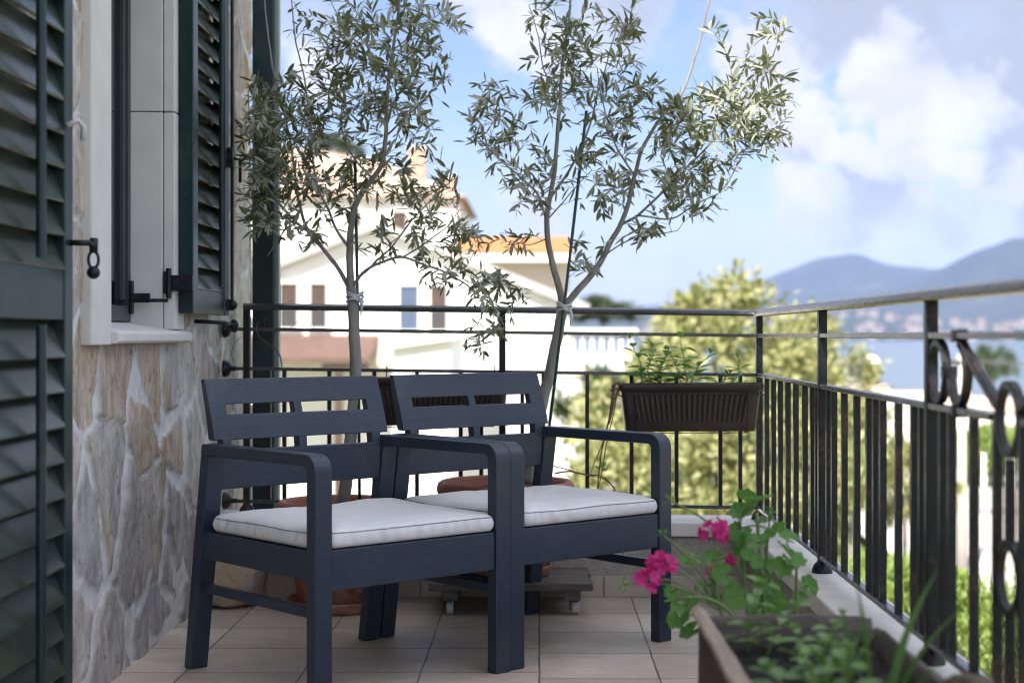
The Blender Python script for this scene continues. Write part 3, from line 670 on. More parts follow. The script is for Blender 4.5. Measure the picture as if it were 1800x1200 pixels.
def make_cushion(seed, label, loc, rz):
    root = empty('seat_cushion', loc, label, 'cushion', 'white seat cushions', rz)
    hu, v0, v1, z0, h = .272, .006, .535, .4000, .052
    N = 260
    cx, cy = 0, (v0 + v1) / 2; hv = (v1 - v0) / 2
    # rounded rectangle outline
    def outline():
        # seen from above: full chair width behind the front legs, a tongue between them
        a, t, n0 = .318, .2735, .047
        poly = [(-t, v0), (t, v0), (t, n0), (a, n0), (a, v1), (-a, v1), (-a, n0), (-t, n0)]
        poly = [Vector((x, y - cy)) for x, y in poly]; rads = [.020, .020, .008, .014, .03, .03, .014, .008]
        fine = []; n = len(poly)
        for k in range(n):
            p, q, w_ = poly[k - 1], poly[k], poly[(k + 1) % n]; d0 = (p - q).normalized(); d1 = (w_ - q).normalized(); rr = rads[k]
            A_, B_ = q + d0 * rr, q + d1 * rr
            for m in range(9):
                tt = m / 8; fine.append(A_.lerp(q, tt).lerp(q.lerp(B_, tt), tt))
        L_ = [0]
        for k in range(len(fine)): L_.append(L_[-1] + (fine[(k + 1) % len(fine)] - fine[k]).length)
        pts = []
        for k in range(N):
            s_ = L_[-1] * k / N; i_ = max(0, int(np.searchsorted(L_, s_, 'right')) - 1); q0, q1 = fine[i_ % len(fine)], fine[(i_ + 1) % len(fine)]
            pts.append(q0.lerp(q1, (s_ - L_[i_]) / max(1e-9, L_[i_ + 1] - L_[i_])))
        out = []
        for k in range(N):
            d = (pts[(k + 1) % N] - pts[k - 1]).normalized(); out.append(((pts[k].x, pts[k].y), (d.y, -d.x)))
        return out
    base = outline(); m_ = MB(); rings = []
    levels = [(-.014, .004), (-.003, .003), (.003, .013), (.005, .024), (.003, .034), (.0, .041), (-.004, .0445)]
    S = Vector((seed * 3.1, 0, 0))
    def edge_z(p): return .009 * mnoise.noise(Vector((p[0] * 5, p[1] * 5, seed)))
    for (o_, dz) in levels:
        ring = []
        for (p, nn) in base:
            fold = math.sin(p[0] * 150 + p[1] * 150 + 5 * mnoise.noise(Vector((p[0] * 8, p[1] * 8, seed)))) * .0046 * max(0, mnoise.noise(Vector((p[0] * 6 + 3, p[1] * 6, seed))) + .35) * math.sin(math.pi * min(1, dz / .05)) 
            wv_ = fold + mnoise.noise(Vector((p[0] * 34, p[1] * 34, seed * 1.7 + dz * 6))) * .0075 * math.sin(math.pi * min(1, dz / .056)) + mnoise.noise(Vector((p[0] * 80, p[1] * 80, dz * 15))) * .0014 * math.sin(math.pi * min(1, dz / .056))
            ring.append((p[0] + nn[0] * (o_ + wv_), cy + p[1] + nn[1] * (o_ + wv_), z0 + dz + edge_z(p) * dz / .056))
        rings.append(ring)
    for f_ in (.97, .93, .86, .75, .6, .45, .3, .15, .03):
        ring = []
        for (p, nn) in base:
            q = Vector((p[0] * f_, p[1] * f_)); e = (1 - f_) / .3
            dome = .013 * min(1, e) ** .6 - .010 * max(0, 1 - (q.length / .22) ** 2) + .007 * mnoise.noise(Vector((q.x * 7, q.y * 7, seed))) * min(1, e) + .0035 * mnoise.noise(Vector((q.x * 22, q.y * 22, seed + 4))) * min(1, e)
            ring.append((q.x, cy + q.y, z0 + .0445 + edge_z(p) * f_ + dome))
        rings.append(ring)
    vs = [v for rg in rings for v in rg]; fs = [(i*N+k, i*N+(k+1)%N, (i+1)*N+(k+1)%N, (i+1)*N+k) for i in range(len(rings) - 1) for k in range(N)]
    fs += [list(range(N))[::-1], [(len(rings)-1)*N+k for k in range(N)]]
    m_.add(vs, fs); m_.build('cover', M_cushion, root, smooth=True)
    t = MB(); t.tube(rings[5], .0017, 8, closed=True); t.build('piping', M_piping, root, smooth=True)
    return root
make_cushion(1, 'white seat cushion with grey piping on the armchair beside the stone wall', chair1.location, TH)
make_cushion(5, 'white seat cushion with grey piping on the armchair nearer the railing', chair2.location, chair2.rotation_euler.z)

# ------------------------------------------------------------------ pots, saucers, dolly
def pot(name, c, rt, rb, h, label, group):
    root = empty(name, c, label, 'flower pot', group)
    m_ = MB(); m_.lathe([(rb, 0), (rb + .012, .01), (rt - .035, h - .062), (rt - .030, h - .058), (rt - .012, h - .052), (rt - .002, h - .040), (rt, h - .024), (rt - .004, h - .008), (rt - .014, h), (rt - .026, h - .001), (rt - .036, h - .012), (rt - .044, h - .05)], n=56); m_.build('body', M_terra, root, smooth=True)
    s_ = MB(); n = 40; vs = [(0, 0, h - .035)]; 
    for i in range(1, 9):
        for k in range(n):
            rr = (rt - .042) * i / 8; a = 2 * math.pi * k / n; vs.append((rr * math.cos(a), rr * math.sin(a), h - .04 + .012 * mnoise.noise(Vector((rr * math.cos(a) * 20, rr * math.sin(a) * 20, h)))))
    fs = [(0, 1 + k, 1 + (k + 1) % n) for k in range(n)] + [(1+i*n+k, 1+(i+1)*n+k, 1+(i+1)*n+(k+1)%n, 1+i*n+(k+1)%n) for i in range(7) for k in range(n)]
    s_.add(vs, fs); s_.build('soil', M_soil, root, smooth=True)
    return root
def saucer(c, r, label, h=.04):
    m_ = MB(); m_.lathe([(r - .03, 0), (r - .012, .004), (r - .002, h - .008), (r, h - .003), (r - .003, h), (r - .008, h - .002), (r - .02, .014), (.0001, .013)], n=48)
    return tag(m_.build('pot_saucer', M_terra, None, smooth=True, loc=c), label, 'saucer', 'terracotta saucers')
PL = Vector((-.705, 5.37, 0)); PR = Vector((-.118, 5.40, .112))
saucer(PL, .178, 'terracotta saucer on the tiles under the pot behind the nearer armchair')
pot('plant_pot', PL + Vector((0, 0, .0145)), .212, .125, .362, 'round terracotta pot on the floor holding the olive tree beside the house wall', 'terracotta tree pots')
saucer(PR, .165, 'terracotta saucer on the wheeled wooden dolly')
pot('plant_pot', PR + Vector((0, 0, .0145)), .243, .13, .315, 'wide terracotta pot raised on the wheeled wooden dolly', 'terracotta tree pots')
dol = empty('plant_dolly', (-.10, 5.38, 0), 'weathered wooden plank dolly on white casters under the wide pot', 'plant dolly')
def dp(mb, n, m, par=None, **k):
    o = mb.build(n, m, par or dol, **k)
    if par is None: o.matrix_parent_inverse = Matrix.Translation(-Vector(dol.location))
    return o
for i, ya in enumerate((5.20, 5.275, 5.35, 5.425, 5.50)):
    m_ = MB(); m_.box((-.375 + .004 * (i % 2), ya, .086), (.182 - .006 * (i % 3), ya + .069, .111)); dp(m_, 'plank', M_graywood, bevel=.003)
for xa in (-.33, .085):
    m_ = MB(); m_.box((xa, 5.215, .052), (xa + .055, 5.56, .0855)); dp(m_, 'beam', M_graywood, bevel=.002)
for (xa, ya) in ((-.305, 5.25), (.125, 5.25), (-.305, 5.52), (.125, 5.52)):
    m_ = MB(); m_.box((xa - .020, ya - .016, .044), (xa + .008, ya + .016, .0515)); m_.box((xa - .022, ya - .012, .016), (xa - .016, ya + .012, .0515)); co = dp(m_, 'caster', M_iron, bevel=.001)
    w_ = MB(); w_.lathe([(.010, -.012), (.022, -.011), (.0235, -.006), (.0235, .006), (.022, .011), (.010, .012)], (xa, ya, .0236), 24, 0, Matrix.Rotation(R(90), 3, 'Y') ); dp(w_, 'wheel', M_caster, co, smooth='auto')

# ------------------------------------------------------------------ olive trees
def olive(base, Z0, limbs, blobs, ntwigs, seed, label, leafL=.056, stake=None):
    r = random.Random(seed)
    root = empty('olive_tree', base, label, 'olive tree', 'potted olive trees')
    inv = Matrix.Translation(-Vector(base))
    tr = MB(); nodes = []
    for pts, r0, r1, dz in limbs:
        # smooth the limb line
        P3 = []
        n = len(pts)
        for i, (x, y) in enumerate(pts):
            t = i / max(1, n - 1); P3.append(P(x, y, Z0 + dz[0] + (dz[1] - dz[0]) * t))
        fine = []
        for i in range(n - 1):
            a = P3[max(i - 1, 0)]; b = P3[i]; c_ = P3[i + 1]; d = P3[min(i + 2, n - 1)]
            for k in range(6):
                t = k / 6; fine.append(.5 * ((2*b) + (c_-a)*t + (2*a-5*b+4*c_-d)*t*t + (3*b-a-3*c_+d)*t**3))
        fine.append(P3[-1]); N = len(fine)
        fine = [p + mnoise.noise_vector(p * 14 + Vector((seed, 0, 0))) * .0035 for p in fine]
        kk = .88 if r0 > 9.5 else .78 if r0 > 8 else .66
        rad = [kk * (r0 + (r1 - r0) * (i / (N - 1)) ** .8) * Z0 / F for i in range(N)]
        tr.tube(fine, rad, 10)
        st = 0 if r0 < 9 else N
        for i in range(st if st < N else 0, N, 2):
            if r0 < 9.5 and fine[i].z > 1.15: nodes.append(fine[i])
    o = tr.build('trunk', M_bark, root, smooth=True); o.matrix_parent_inverse = inv
    cr = MB(); tips = []
    tot = sum(b[2] * b[3] * (b[4] if len(b) > 4 else 1) for b in blobs)
    for b in blobs:
        k = max(1, round(ntwigs * b[2] * b[3] * (b[4] if len(b) > 4 else 1) / tot))
        for _ in range(k):
            while True:
                u, v, w_ = (r.uniform(-1, 1) for _ in range(3))
                if u*u + v*v + w_*w_ < 1: break
            tips.append(P(b[0] + b[2] * u, b[1] + b[3] * v, Z0 + (b[5] if len(b) > 5 else 0) + w_ * .33))
    def near(p):
        best, bd = None, 9
        for q in nodes:
            d = (q - p).length + max(0, q.z - p.z) * .5
            if d < bd: bd, best = d, q
        return best, bd
    tips.sort(key=lambda p: near(p)[1])
    for tip in tips:
        a, dist = near(tip)
        L = (tip - a).length
        if L < .03: continue
        npt = max(4, int(L / .022)); side = Vector((r.uniform(-1, 1), r.uniform(-1, 1), r.uniform(.1, 1))) * L * .16
        pts = []
        for i in range(npt + 1):
            t = i / npt; p = a.lerp(tip, t) + side * math.sin(math.pi * t) - Vector((0, 0, .035 * t * t * L / .3))
            p += mnoise.noise_vector(p * 25) * .004; pts.append(p)
        r0 = .0009 + .0011 * min(1, L / .35)
        cr.tube(pts, [r0 * (1 - .6 * i / npt) for i in range(npt + 1)], 5, 1)
        nodes.extend(pts[3::5])
        lead = max(0, L - r.uniform(.17, .27)); acc = 0; roll = r.uniform(0, 6.28)
        for i in range(1, npt + 1):
            d = pts[i] - pts[i - 1]; acc += d.length
            if acc < lead: continue
            if r.random() < .12: continue
            d.normalize(); roll += 1.57 + r.uniform(-.35, .35); o1 = d.orthogonal().normalized(); o2 = d.cross(o1)
            for sgn in (0, math.pi):
                if r.random() < .12: continue
                sd = o1 * math.cos(roll + sgn) + o2 * math.sin(roll + sgn)
                ld = (d * r.uniform(.55, 1.1) + sd * r.uniform(.6, 1.0) + Vector((0, 0, r.uniform(-.25, .2)))).normalized()
                nr = (Vector((r.uniform(-.6, .6), r.uniform(-.6, .6), 1)) + d * .8).normalized()
                ll = leafL * r.uniform(.5, 1.25) * (1.15 - .45 * i / npt if i > npt - 2 else 1)
                cr.leaf(pts[i], ld, nr, ll, ll * r.uniform(.21, .30), prof=((.18, .72), (.5, 1.), (.8, .66)), fold=r.uniform(.1, .5), curve=r.uniform(-.08, .16))
        dl = (pts[-1] - pts[-2]).normalized()
        cr.leaf(pts[-1], dl, Vector((r.uniform(-1, 1), r.uniform(-1, 1), 1)), leafL * .8, leafL * .15)
    o = cr.build('crown', [M_olive, M_twig], root, smooth=True); o.matrix_parent_inverse = inv
    return root
limbsL = [([(603,890),(613,800),(622,710),(625,640),(623,580),(620,540),(616,505)], 13, 10.5, (0,0)),
 ([(616,512),(616,470),(615,430),(617,395),(630,350),(652,318),(670,288),(677,240),(680,190),(684,140),(690,90),(698,40),(705,-30)], 9.2, 2.5, (0,-.05)),
 ([(614,508),(596,472),(565,435),(543,408),(529,370),(520,320),(510,250),(495,180),(480,120),(470,60),(465,-20)], 6.5, 1.8, (0,.15)),
 ([(548,413),(510,380),(475,335),(452,285),(440,220),(436,160)], 4, 1.4, (.03,-.12)),
 ([(616,440),(592,405),(578,372),(560,335),(550,280),(545,210),(535,140),(520,70),(512,0)], 4.5, 1.5, (0,-.22)),
 ([(618,506),(640,478),(668,462),(708,452),(748,466),(790,482),(830,508),(868,542),(886,572)], 5, 1.2, (0,-.28)),
 ([(820,500),(850,535),(840,570),(838,600)], 1.8, 1.0, (-.2,-.25)),
 ([(708,452),(742,430),(782,402),(806,370)], 3, 1.2, (-.1,.1)),
 ([(640,480),(690,432),(728,382),(768,342),(800,312)], 3.4, 1.2, (0,.18)),
 ([(677,240),(720,200),(760,160),(792,130)], 3, 1.2, (0,-.15)),
 ([(684,140),(640,90),(600,40),(572,-20)], 3, 1.2, (0,.2)),
 ([(690,90),(740,50),(790,10)], 2.4, 1.0, (0,.1)),
 ([(655,316),(612,262),(600,200),(610,130),(620,60)], 3, 1.2, (0,.25)),
 ([(529,370),(490,420),(470,450)], 2, 1.0, (0,-.1))]
blobsL = [(500,250,75,100,1.7),(452,220,34,95,1.9),(555,190,70,100,1.3),(640,120,90,110,1.05),(725,110,70,90,1.),(700,235,80,80,1.0),(600,300,90,80,1.1),(475,360,55,70,1.7),(745,350,75,60,1.25),(815,430,55,50,1.3),(880,515,55,45,1.6,-.22),(690,420,75,45,.8),(585,45,85,60,.75),(765,50,55,60,.8),(560,390,70,45,.6),(850,590,35,28,1.3,-.22),(770,480,50,35,.7,-.1),(700,20,50,40,1.0)]
olive((-.705, 5.37, .35), 5.37, limbsL, blobsL, 800, 3, 'olive tree with dense drooping crown beside the house wall', .054)
limbsR = [([(925,850),(940,765),(955,700),(967,648),(979,595),(990,538)], 13, 10.5, (0,0)),
 ([(990,542),(983,505),(971,462),(963,422),(961,385),(967,350),(975,300),(980,240),(985,170),(990,100),(1000,30),(1005,-40)], 9, 2.4, (0,-.06)),
 ([(962,390),(945,342),(915,312),(880,282),(850,252),(828,225)], 4, 1.2, (0,-.15)),
 ([(992,540),(1018,507),(1050,470),(1070,430),(1088,400),(1105,360),(1115,310),(1130,260),(1160,210),(1200,160),(1225,90),(1245,10),(1258,-40)], 8.6, 1.8, (0,.05)),
 ([(1090,396),(1122,378),(1162,340),(1202,300),(1252,250),(1300,200),(1340,140),(1372,60)], 4.4, 1.2, (.03,-.1)),
 ([(1122,378),(1180,385),(1222,360),(1272,330),(1312,260)], 3, 1.2, (.0,.2)),
 ([(967,350),(1000,300),(1030,240),(1050,170),(1070,100),(1090,30)], 4, 1.4, (0,.22)),
 ([(1115,310),(1080,250),(1060,180),(1050,120)], 3, 1.2, (.05,-.2)),
 ([(1060,450),(1110,420),(1150,414),(1190,405)], 2.4, 1.0, (0,-.1)),
 ([(963,420),(930,430),(897,424)], 2.2, 1.0, (0,-.1)),
 ([(985,170),(955,120),(945,60),(930,10)], 2.4, 1.0, (0,.1)),
 ([(962,385),(985,360),(1010,330),(1040,300)], 2.4, 1.0, (0,-.2))]
blobsR = [(880,185,65,60,1.),(850,235,45,40,1.),(915,265,65,65,.95),(970,150,60,80,1.1),(1000,85,60,70,1.1),(1060,60,70,55,.9),(1085,170,80,85,1.15),(1150,225,85,85,1.35),(1060,310,80,65,1.15),(1240,225,85,80,2.0),(1325,180,72,95,2.1),(1235,310,75,50,1.5),(1345,230,45,45,1.4),(1160,330,70,50,1.1),(1115,415,65,22,.9),(1020,440,45,40,.7),(900,420,45,30,.8),(940,330,55,50,1.),(1240,365,25,30,1.),(1345,75,40,60,.8),(1250,30,25,40,.5),(1130,30,60,35,.5),(950,30,50,40,.6)]
olive((-.118, 5.40, .4), 5.40, limbsR, blobsR, 660, 8, 'olive tree with forked trunk and airy vase-shaped crown in the pot on the dolly', .057)
def stake(a, b, tie, label):
    root = empty('plant_stake', a, label, 'plant stake', 'green plant stakes'); inv = Matrix.Translation(-Vector(a))
    m_ = MB(); m_.tube([a, a.lerp(b, .5) + Vector((.003, 0, 0)), b], .0055, 10); o = m_.build('rod', M_stake, root, smooth=True); o.matrix_parent_inverse = inv
    t = MB()
    for (p, q, rr) in tie:
        c_ = (p + q) / 2; d = (q - p); rx = d.length / 2 + rr
        for dz in (-.012, 0, .011): t.tube([c_ + Vector((math.cos(k) * rx, math.sin(k) * rr * 1.2, dz + .006 * math.sin(k * 2 + dz * 90))) for k in [2 * math.pi * i / 18 for i in range(18)]], .0045, 6, closed=True)
        t.tube([c_ + Vector((rx * .6, -rr, 0)), c_ + Vector((rx, -rr * 1.3, -.03)), c_ + Vector((rx * .8, -rr * 1.2, -.065))], [.004, .006, .002], 6)
    o = t.build('tie', M_tie, root, smooth=True); o.matrix_parent_inverse = inv
stake(P(632, 880, 5.34), P(624, 275, 5.42), [(P(620, 522, 5.36), P(628, 522, 5.36), .02)], 'slim green stake tied behind the trunk beside the house wall')
stake(P(953, 850, 5.32), P(1031, 195, 5.40), [(P(990, 540, 5.38), P(994, 540, 5.38), .021)], 'slim green stake leaning with the forked trunk, tied by clear plastic')

# ------------------------------------------------------------------ planters hung on the back railing
def make_planter():
    root = empty('hanging_planter', (0, 0, 0), 'x', 'planter', 'brown planters hung on the railing')
    m_ = MB(); Lt, Lb, Dt, Db, H = .262, .232, .085, .062, .172
    def rr(a, b, r, n=5):
        out = []
        for (cx, cy, s_) in ((a-r, -b+r, -90), (a-r, b-r, 0), (-a+r, b-r, 90), (-a+r, -b+r, 180)):
            for i in range(n + 1): t = R(s_ + 90 * i / n); out.append((cx + r * math.cos(t), cy + r * math.sin(t)))
        return out
    lv = [(Lb, Db, 0), (Lb + .003, Db + .002, .004), (Lt - .012, Dt - .012, H - .03), (Lt - .010, Dt - .010, H - .028), (Lt - .003, Dt - .003, H - .022), (Lt, Dt, H - .012), (Lt, Dt, H - .002), (Lt - .003, Dt - .003, H), (Lt - .012, Dt - .012, H), (Lt - .014, Dt - .014, H - .02)]
    n = len(rr(1, 1, .1)); vs = []
    for (a, b, z) in lv: vs += [(x, y, z) for x, y in rr(a, b, .022)]
    fs = [(i*n+k, i*n+(k+1)%n, (i+1)*n+(k+1)%n, (i+1)*n+k) for i in range(len(lv) - 1) for k in range(n)] + [list(range(n))[::-1]]
    m_.add(vs, fs)
    for k in range(22):                                             # moulded flutes on the long front
        x = -.205 + .41 * k / 21
        for s_ in (-1, 1):
            m_.tube([(x * .9, s_ * (Db + .005), .034), (x * .95, s_ * (Db + .010), .09), (x, s_ * (Dt - .0125), .135)], [.0035, .0062, .0066], 8)
    m_.build('box', M_brownplastic, root, smooth='auto')
    s_ = MB(); vs = []; nx, ny = 24, 6
    for i in range(nx + 1):
        for k in range(ny + 1):
            x = -.247 + .494 * i / nx; y = -.07 + .14 * k / ny; vs.append((x, y, H - .022 + .008 * mnoise.noise(Vector((x * 25, y * 25, 1)))))
    s_.add(vs, [(i*(ny+1)+k, (i+1)*(ny+1)+k, (i+1)*(ny+1)+k+1, i*(ny+1)+k+1) for i in range(nx) for k in range(ny)]); s_.build('soil', M_soil, root, smooth=True)
    w_ = MB()
    w_.tube([(-.29, .02, H - .02), (-.275, -.02, H - .035), (-.255, -.088, H - .042), (-.2, -.096, H - .038), (0, -.096, H - .034), (.2, -.096, H - .038), (.255, -.088, H - .042), (.275, -.02, H - .035), (.275, .088, H - .02)], .0022, 6)
    for x in (-.2, .2): w_.tube([(x, -.097, H - .038), (x, -.085, .02), (x, -.07, -.004), (x, .07, -.004), (x, .092, .05), (x, .097, H - .01), (x, .112, H + .04), (x, .125, H + .02)], .0022, 6)
    w_.tube([(-.2, -.071, -.004), (.2, -.071, -.004)], .002, 6)
    w_.build('wire_bracket', M_iron, root, smooth=True)
    return root
h1 = make_planter(); c1 = P(1216, 757, 5.50); h1.location = (c1.x, 5.585, c1.z - .004); h1.rotation_euler = (0, R(-.3), 0)
h1['label'] = 'fluted brown planter of green mint hung near the railing corner'
h2 = copy_tree(h1); c2 = P(769, 748, 5.50); h2.location = (c2.x, 5.585, c2.z); h2['label'] = 'fluted brown planter hung behind the backrests of the armchairs'

def sprig(root, p, h, nn, L, seed, mat, lean=(0, 0), width=.6, spread=1.0):
    r = random.Random(seed); st = MB(); lf = MB()
    pts = [p + Vector((lean[0] * t * t * h + .012 * mnoise.noise(Vector((t * 3, seed, 0))), lean[1] * t * t * h, h * t)) for t in [i / 10 for i in range(11)]]
    st.tube(pts, [.0028 * (1 - .6 * i / 10) for i in range(11)], 6)
    for k in range(nn):
        t = .2 + .8 * k / (nn - 1); q = pts[min(10, int(t * 10))]; a = k * 1.57 + r.uniform(-.4, .4); ll = 1.3 * L * (1.1 - .5 * t) * r.uniform(.8, 1.2)
        for s_ in (0, math.pi):
            d = Vector((math.cos(a + s_) * spread, math.sin(a + s_) * spread, r.uniform(.1, .7)))
            e = q + d.normalized() * ll * .25; st.tube([q, e], .0012, 5)
            lf.leaf(e, d + Vector((0, 0, r.uniform(-.3, .1))), Vector((0, 0, 1)) + Vector((r.uniform(-.3, .3), r.uniform(-.3, .3), 0)), ll, ll * width, prof=((.15, .6), (.4, 1.), (.7, .75), (.9, .3)), fold=.3, curve=.2)
    for k in range(3):
        a = k * 2.1; lf.leaf(pts[-1], (math.cos(a) * .7, math.sin(a) * .7, .9), (0, 0, 1), L * .5, L * .5 * width, prof=((.15, .6), (.4, 1.), (.7, .75), (.9, .3)), fold=.4)
    return st, lf
def plant(name, cat, base, stems, label, group, lmat=None, smat=None):
    root = empty(name, base, label, cat, group); S = MB(); L = MB()
    for (dx, dy, h, nn, ll, lean, seed, wd) in stems:
        if name == 'mint_plant': h *= 1.2; ll *= 1.1
        a, b = sprig(root, Vector((dx, dy, 0)), h, nn, ll, seed, None, lean, wd)
        S.add(a.v, a.f); L.add(b.v, b.f)
    S.build('stem', smat or M_stem, root, smooth=True); L.build('leaves', lmat or M_mint, root, smooth=True); return root
zt = h1.location.z + .15
g_ = 'mint plants in the hanging planter'
plant('mint_plant', 'plant', (P(1140, 0, 5.55).x, 5.56, zt), [(0, 0, .13, 7, .045, (.1, 0), 1, .62), (-.02, .01, .155, 7, .042, (-.25, 0), 2, .62), (.03, -.01, .10, 6, .04, (.3, -.1), 3, .62), (.045, .02, .12, 6, .036, (.15, .1), 4, .6)], 'bushiest mint plant, growing from the planter half near the armchair', g_)
plant('mint_plant', 'plant', (P(1206, 0, 5.55).x, 5.56, zt), [(0, 0, .155, 8, .045, (-.1, 0), 5, .55), (.02, .02, .11, 6, .05, (.55, 0), 6, .5), (-.02, 0, .12, 6, .042, (-.3, .1), 7, .55)], 'tall leggy mint plant with one leaf arching over, mid planter', g_)
plant('mint_plant', 'plant', (P(1272, 0, 5.55).x, 5.56, zt), [(0, 0, .05, 5, .035, (.2, 0), 8, .5)], 'smallest mint seedling in the hanging planter', g_)
plant('mint_plant', 'plant', (P(1300, 0, 5.55).x, 5.56, zt), [(0, 0, .10, 5, .036, (-.05, 0), 9, .5), (-.02, 0, .05, 4, .035, (-.2, 0), 10, .5)], 'thin upright mint sprig near the railing corner post', g_)

def twig_thing(name, lines, label, cat, mat, leaves=(), lmat=None):
    a = Vector(lines[0][0][0]); root = empty(name, a, label, cat); m_ = MB(); inv = Matrix.Translation(-a)
    for pts, rad in lines:
        fine = []
        for i in range(len(pts) - 1):
            p0_, p1_, p2_, p3_ = (Vector(pts[max(0, i-1)]), Vector(pts[i]), Vector(pts[i+1]), Vector(pts[min(len(pts)-1, i+2)]))
            for k in range(6):
                t = k / 6; fine.append(.5 * ((2*p1_) + (p2_-p0_)*t + (2*p0_-5*p1_+4*p2_-p3_)*t*t + (3*p1_-p0_-3*p2_+p3_)*t**3))
        fine.append(Vector(pts[-1])); m_.tube(fine, [rad * (1 - .4 * i / len(fine)) for i in range(len(fine))], 6)
    o = m_.build('stem', mat, root, smooth=True); o.matrix_parent_inverse = inv
    if leaves:
        l_ = MB()
        for (p, d, L) in leaves: l_.leaf(p, d, (0, -1, .4), L, L * .5, prof=((.15, .6), (.4, 1.), (.7, .75), (.9, .3)))
        o = l_.build('leaves', lmat or M_mint, root, smooth=True); o.matrix_parent_inverse = inv
Zv = 5.52
twig_thing('dry_vine', [([P(1090, 682, Zv), P(1078, 690, Zv - .02), P(1070, 740, Zv), P(1058, 790, Zv), P(1052, 840, Zv), P(1050, 862, Zv)], .004), ([P(1088, 684, Zv), P(1074, 720, Zv), P(1062, 770, Zv - .02), P(1046, 810, Zv), P(1036, 838, Zv)], .0022), ([P(1086, 680, Zv), P(1080, 720, Zv + .02), P(1066, 780, Zv), P(1058, 830, Zv), P(1049, 866, Zv)], .0024), ([P(1092, 674, Zv), P(1078, 678, Zv), P(1078, 710, Zv), P(1070, 745, Zv)], .006)],
  'brown dried vine trailing from the planter end towards the armchair', 'vine', M_drytwig, [(P(1056, 822, Zv), (.5, 0, .6), .03), (P(1055, 824, Zv), (-.6, 0, .4), .022), (P(1056, 826, Zv), (.7, 0, .1), .028), (P(1055, 818, Zv), (.1, 0, 1), .02)], M_gerleaf)
twig_thing('dry_branch', [([P(975, 832, 5.5), P(1000, 828, 5.48), P(1030, 834, 5.5), P(1055, 836, 5.5), P(1072, 848, 5.5), P(1085, 868, 5.5)], .0035), ([P(968, 818, 5.5), P(995, 824, 5.5), P(1021, 832, 5.5)], .0025), ([P(1021, 832, 5.5), P(1040, 836, 5.52), P(1062, 842, 5.5), P(1080, 856, 5.53)], .002)], 'thin bare branch arching from the wide pot across the railing bars', 'branch', M_drytwig)
twig_thing('climbing_twig', [([P(496, 648, 5.66), P(492, 625, 5.64), P(483, 612, 5.64), P(470, 603, 5.64), P(456, 592, 5.66), P(451, 578, 5.66), P(454, 566, 5.68)], .0028), ([P(464, 578, 5.66), P(466, 562, 5.64), P(472, 552, 5.62)], .0016), ([P(424, 592, 5.62), P(412, 604, 5.6), P(407, 622, 5.6), P(414, 640, 5.62)], .0014), ([P(510, 578, 5.66), P(522, 566, 5.66), P(534, 564, 5.66), P(548, 574, 5.66)], .0012)], 'curling dry twig wound round the rails beside the green post', 'twig', M_drytwig)

# ------------------------------------------------------------------ foreground trough, stone, plants, geranium
tro = empty('wooden_trough', (.487, 2.5, 0), 'weathered wooden trough of dark soil beside the parapet', 'planter')
def tp(mb, n, m, **k): return attach(mb.build(n, m, tro, **k), tro)
def board(x0, x1, y0, y1, z0, z1, seed, amp=.004, mat=M_graywood, name='board'):
    m_ = rough_block(x0, x1, y0, y1, z0, z1, seed, amp, 12); return tp(m_, name, mat, smooth=True)
board(.312, .66, 3.02, 3.05, .02, .400, 21, .006)                   # far end
board(.311, .332, 1.75, 3.06, .02, .396, 22, .004, M_darkwood, 'side_board')
board(.300, .331, 1.74, 3.075, .398, .412, 27, .003, M_palewood, 'top_lath')
board(.645, .668, 1.75, 3.03, .02, .390, 23, .005, M_graywood, 'side_board')
board(.312, .66, 1.75, 1.78, .02, .400, 24, .006)
m_ = MB(); nx, ny = 20, 60; vs = []
for i in range(nx + 1):
    for k in range(ny + 1):
        x = .333 + .306 * i / nx; y = 1.79 + 1.22 * k / ny; vs.append((x, y, .352 + .014 * mnoise.noise(Vector((x * 18, y * 18, 2))) + .006 * mnoise.noise(Vector((x * 55, y * 55, 5)))))
m_.add(vs, [(i*(ny+1)+k, (i+1)*(ny+1)+k, (i+1)*(ny+1)+k+1, i*(ny+1)+k+1) for i in range(nx) for k in range(ny)]); tp(m_, 'soil', M_soil, smooth=True)
st = MB(); b_ = rough_block(.625, .70, 2.30, 2.42, .36, .425, 31, .018, 10); o = b_.build('field_stone', M_rock, None, smooth=True); tag(o, 'brown rounded stone lying on the trough edge beside the railing', 'stone')

def herb(x, y, stems, label): return plant('herb_seedling', 'plant', (x, y, .35), stems, label, 'leafy seedlings in the wooden trough', M_gerleaf if rnd.random() < .4 else M_mint)
herb(.395, 2.90, [(0, 0, .13, 7, .04, (.2, 0), 11, .6), (.03, -.02, .09, 5, .04, (.6, 0), 12, .6)], 'leggy seedling in the trough against its far board, near the geranium')
herb(.455, 2.62, [(0, 0, .10, 6, .032, (-.2, 0), 13, .6), (.03, .02, .12, 6, .034, (.3, 0), 14, .6)], 'bushy seedling in the middle of the wooden trough')
herb(.40, 2.44, [(0, 0, .07, 6, .045, (-.5, 0), 16, .55), (.04, .0, .08, 6, .036, (.4, 0), 17, .6)], 'low spreading seedling nearest the pale side board of the trough')
herb(.475, 2.40, [(0, 0, .11, 7, .042, (.1, 0), 19, .6), (-.03, .03, .09, 6, .032, (-.3, 0), 20, .6)], 'upright seedling in the trough nearest the picture bottom')
herb(.50, 2.72, [(0, 0, .085, 6, .036, (.3, 0), 41, .6)], 'small pale seedling in the trough beside the grassy blades')
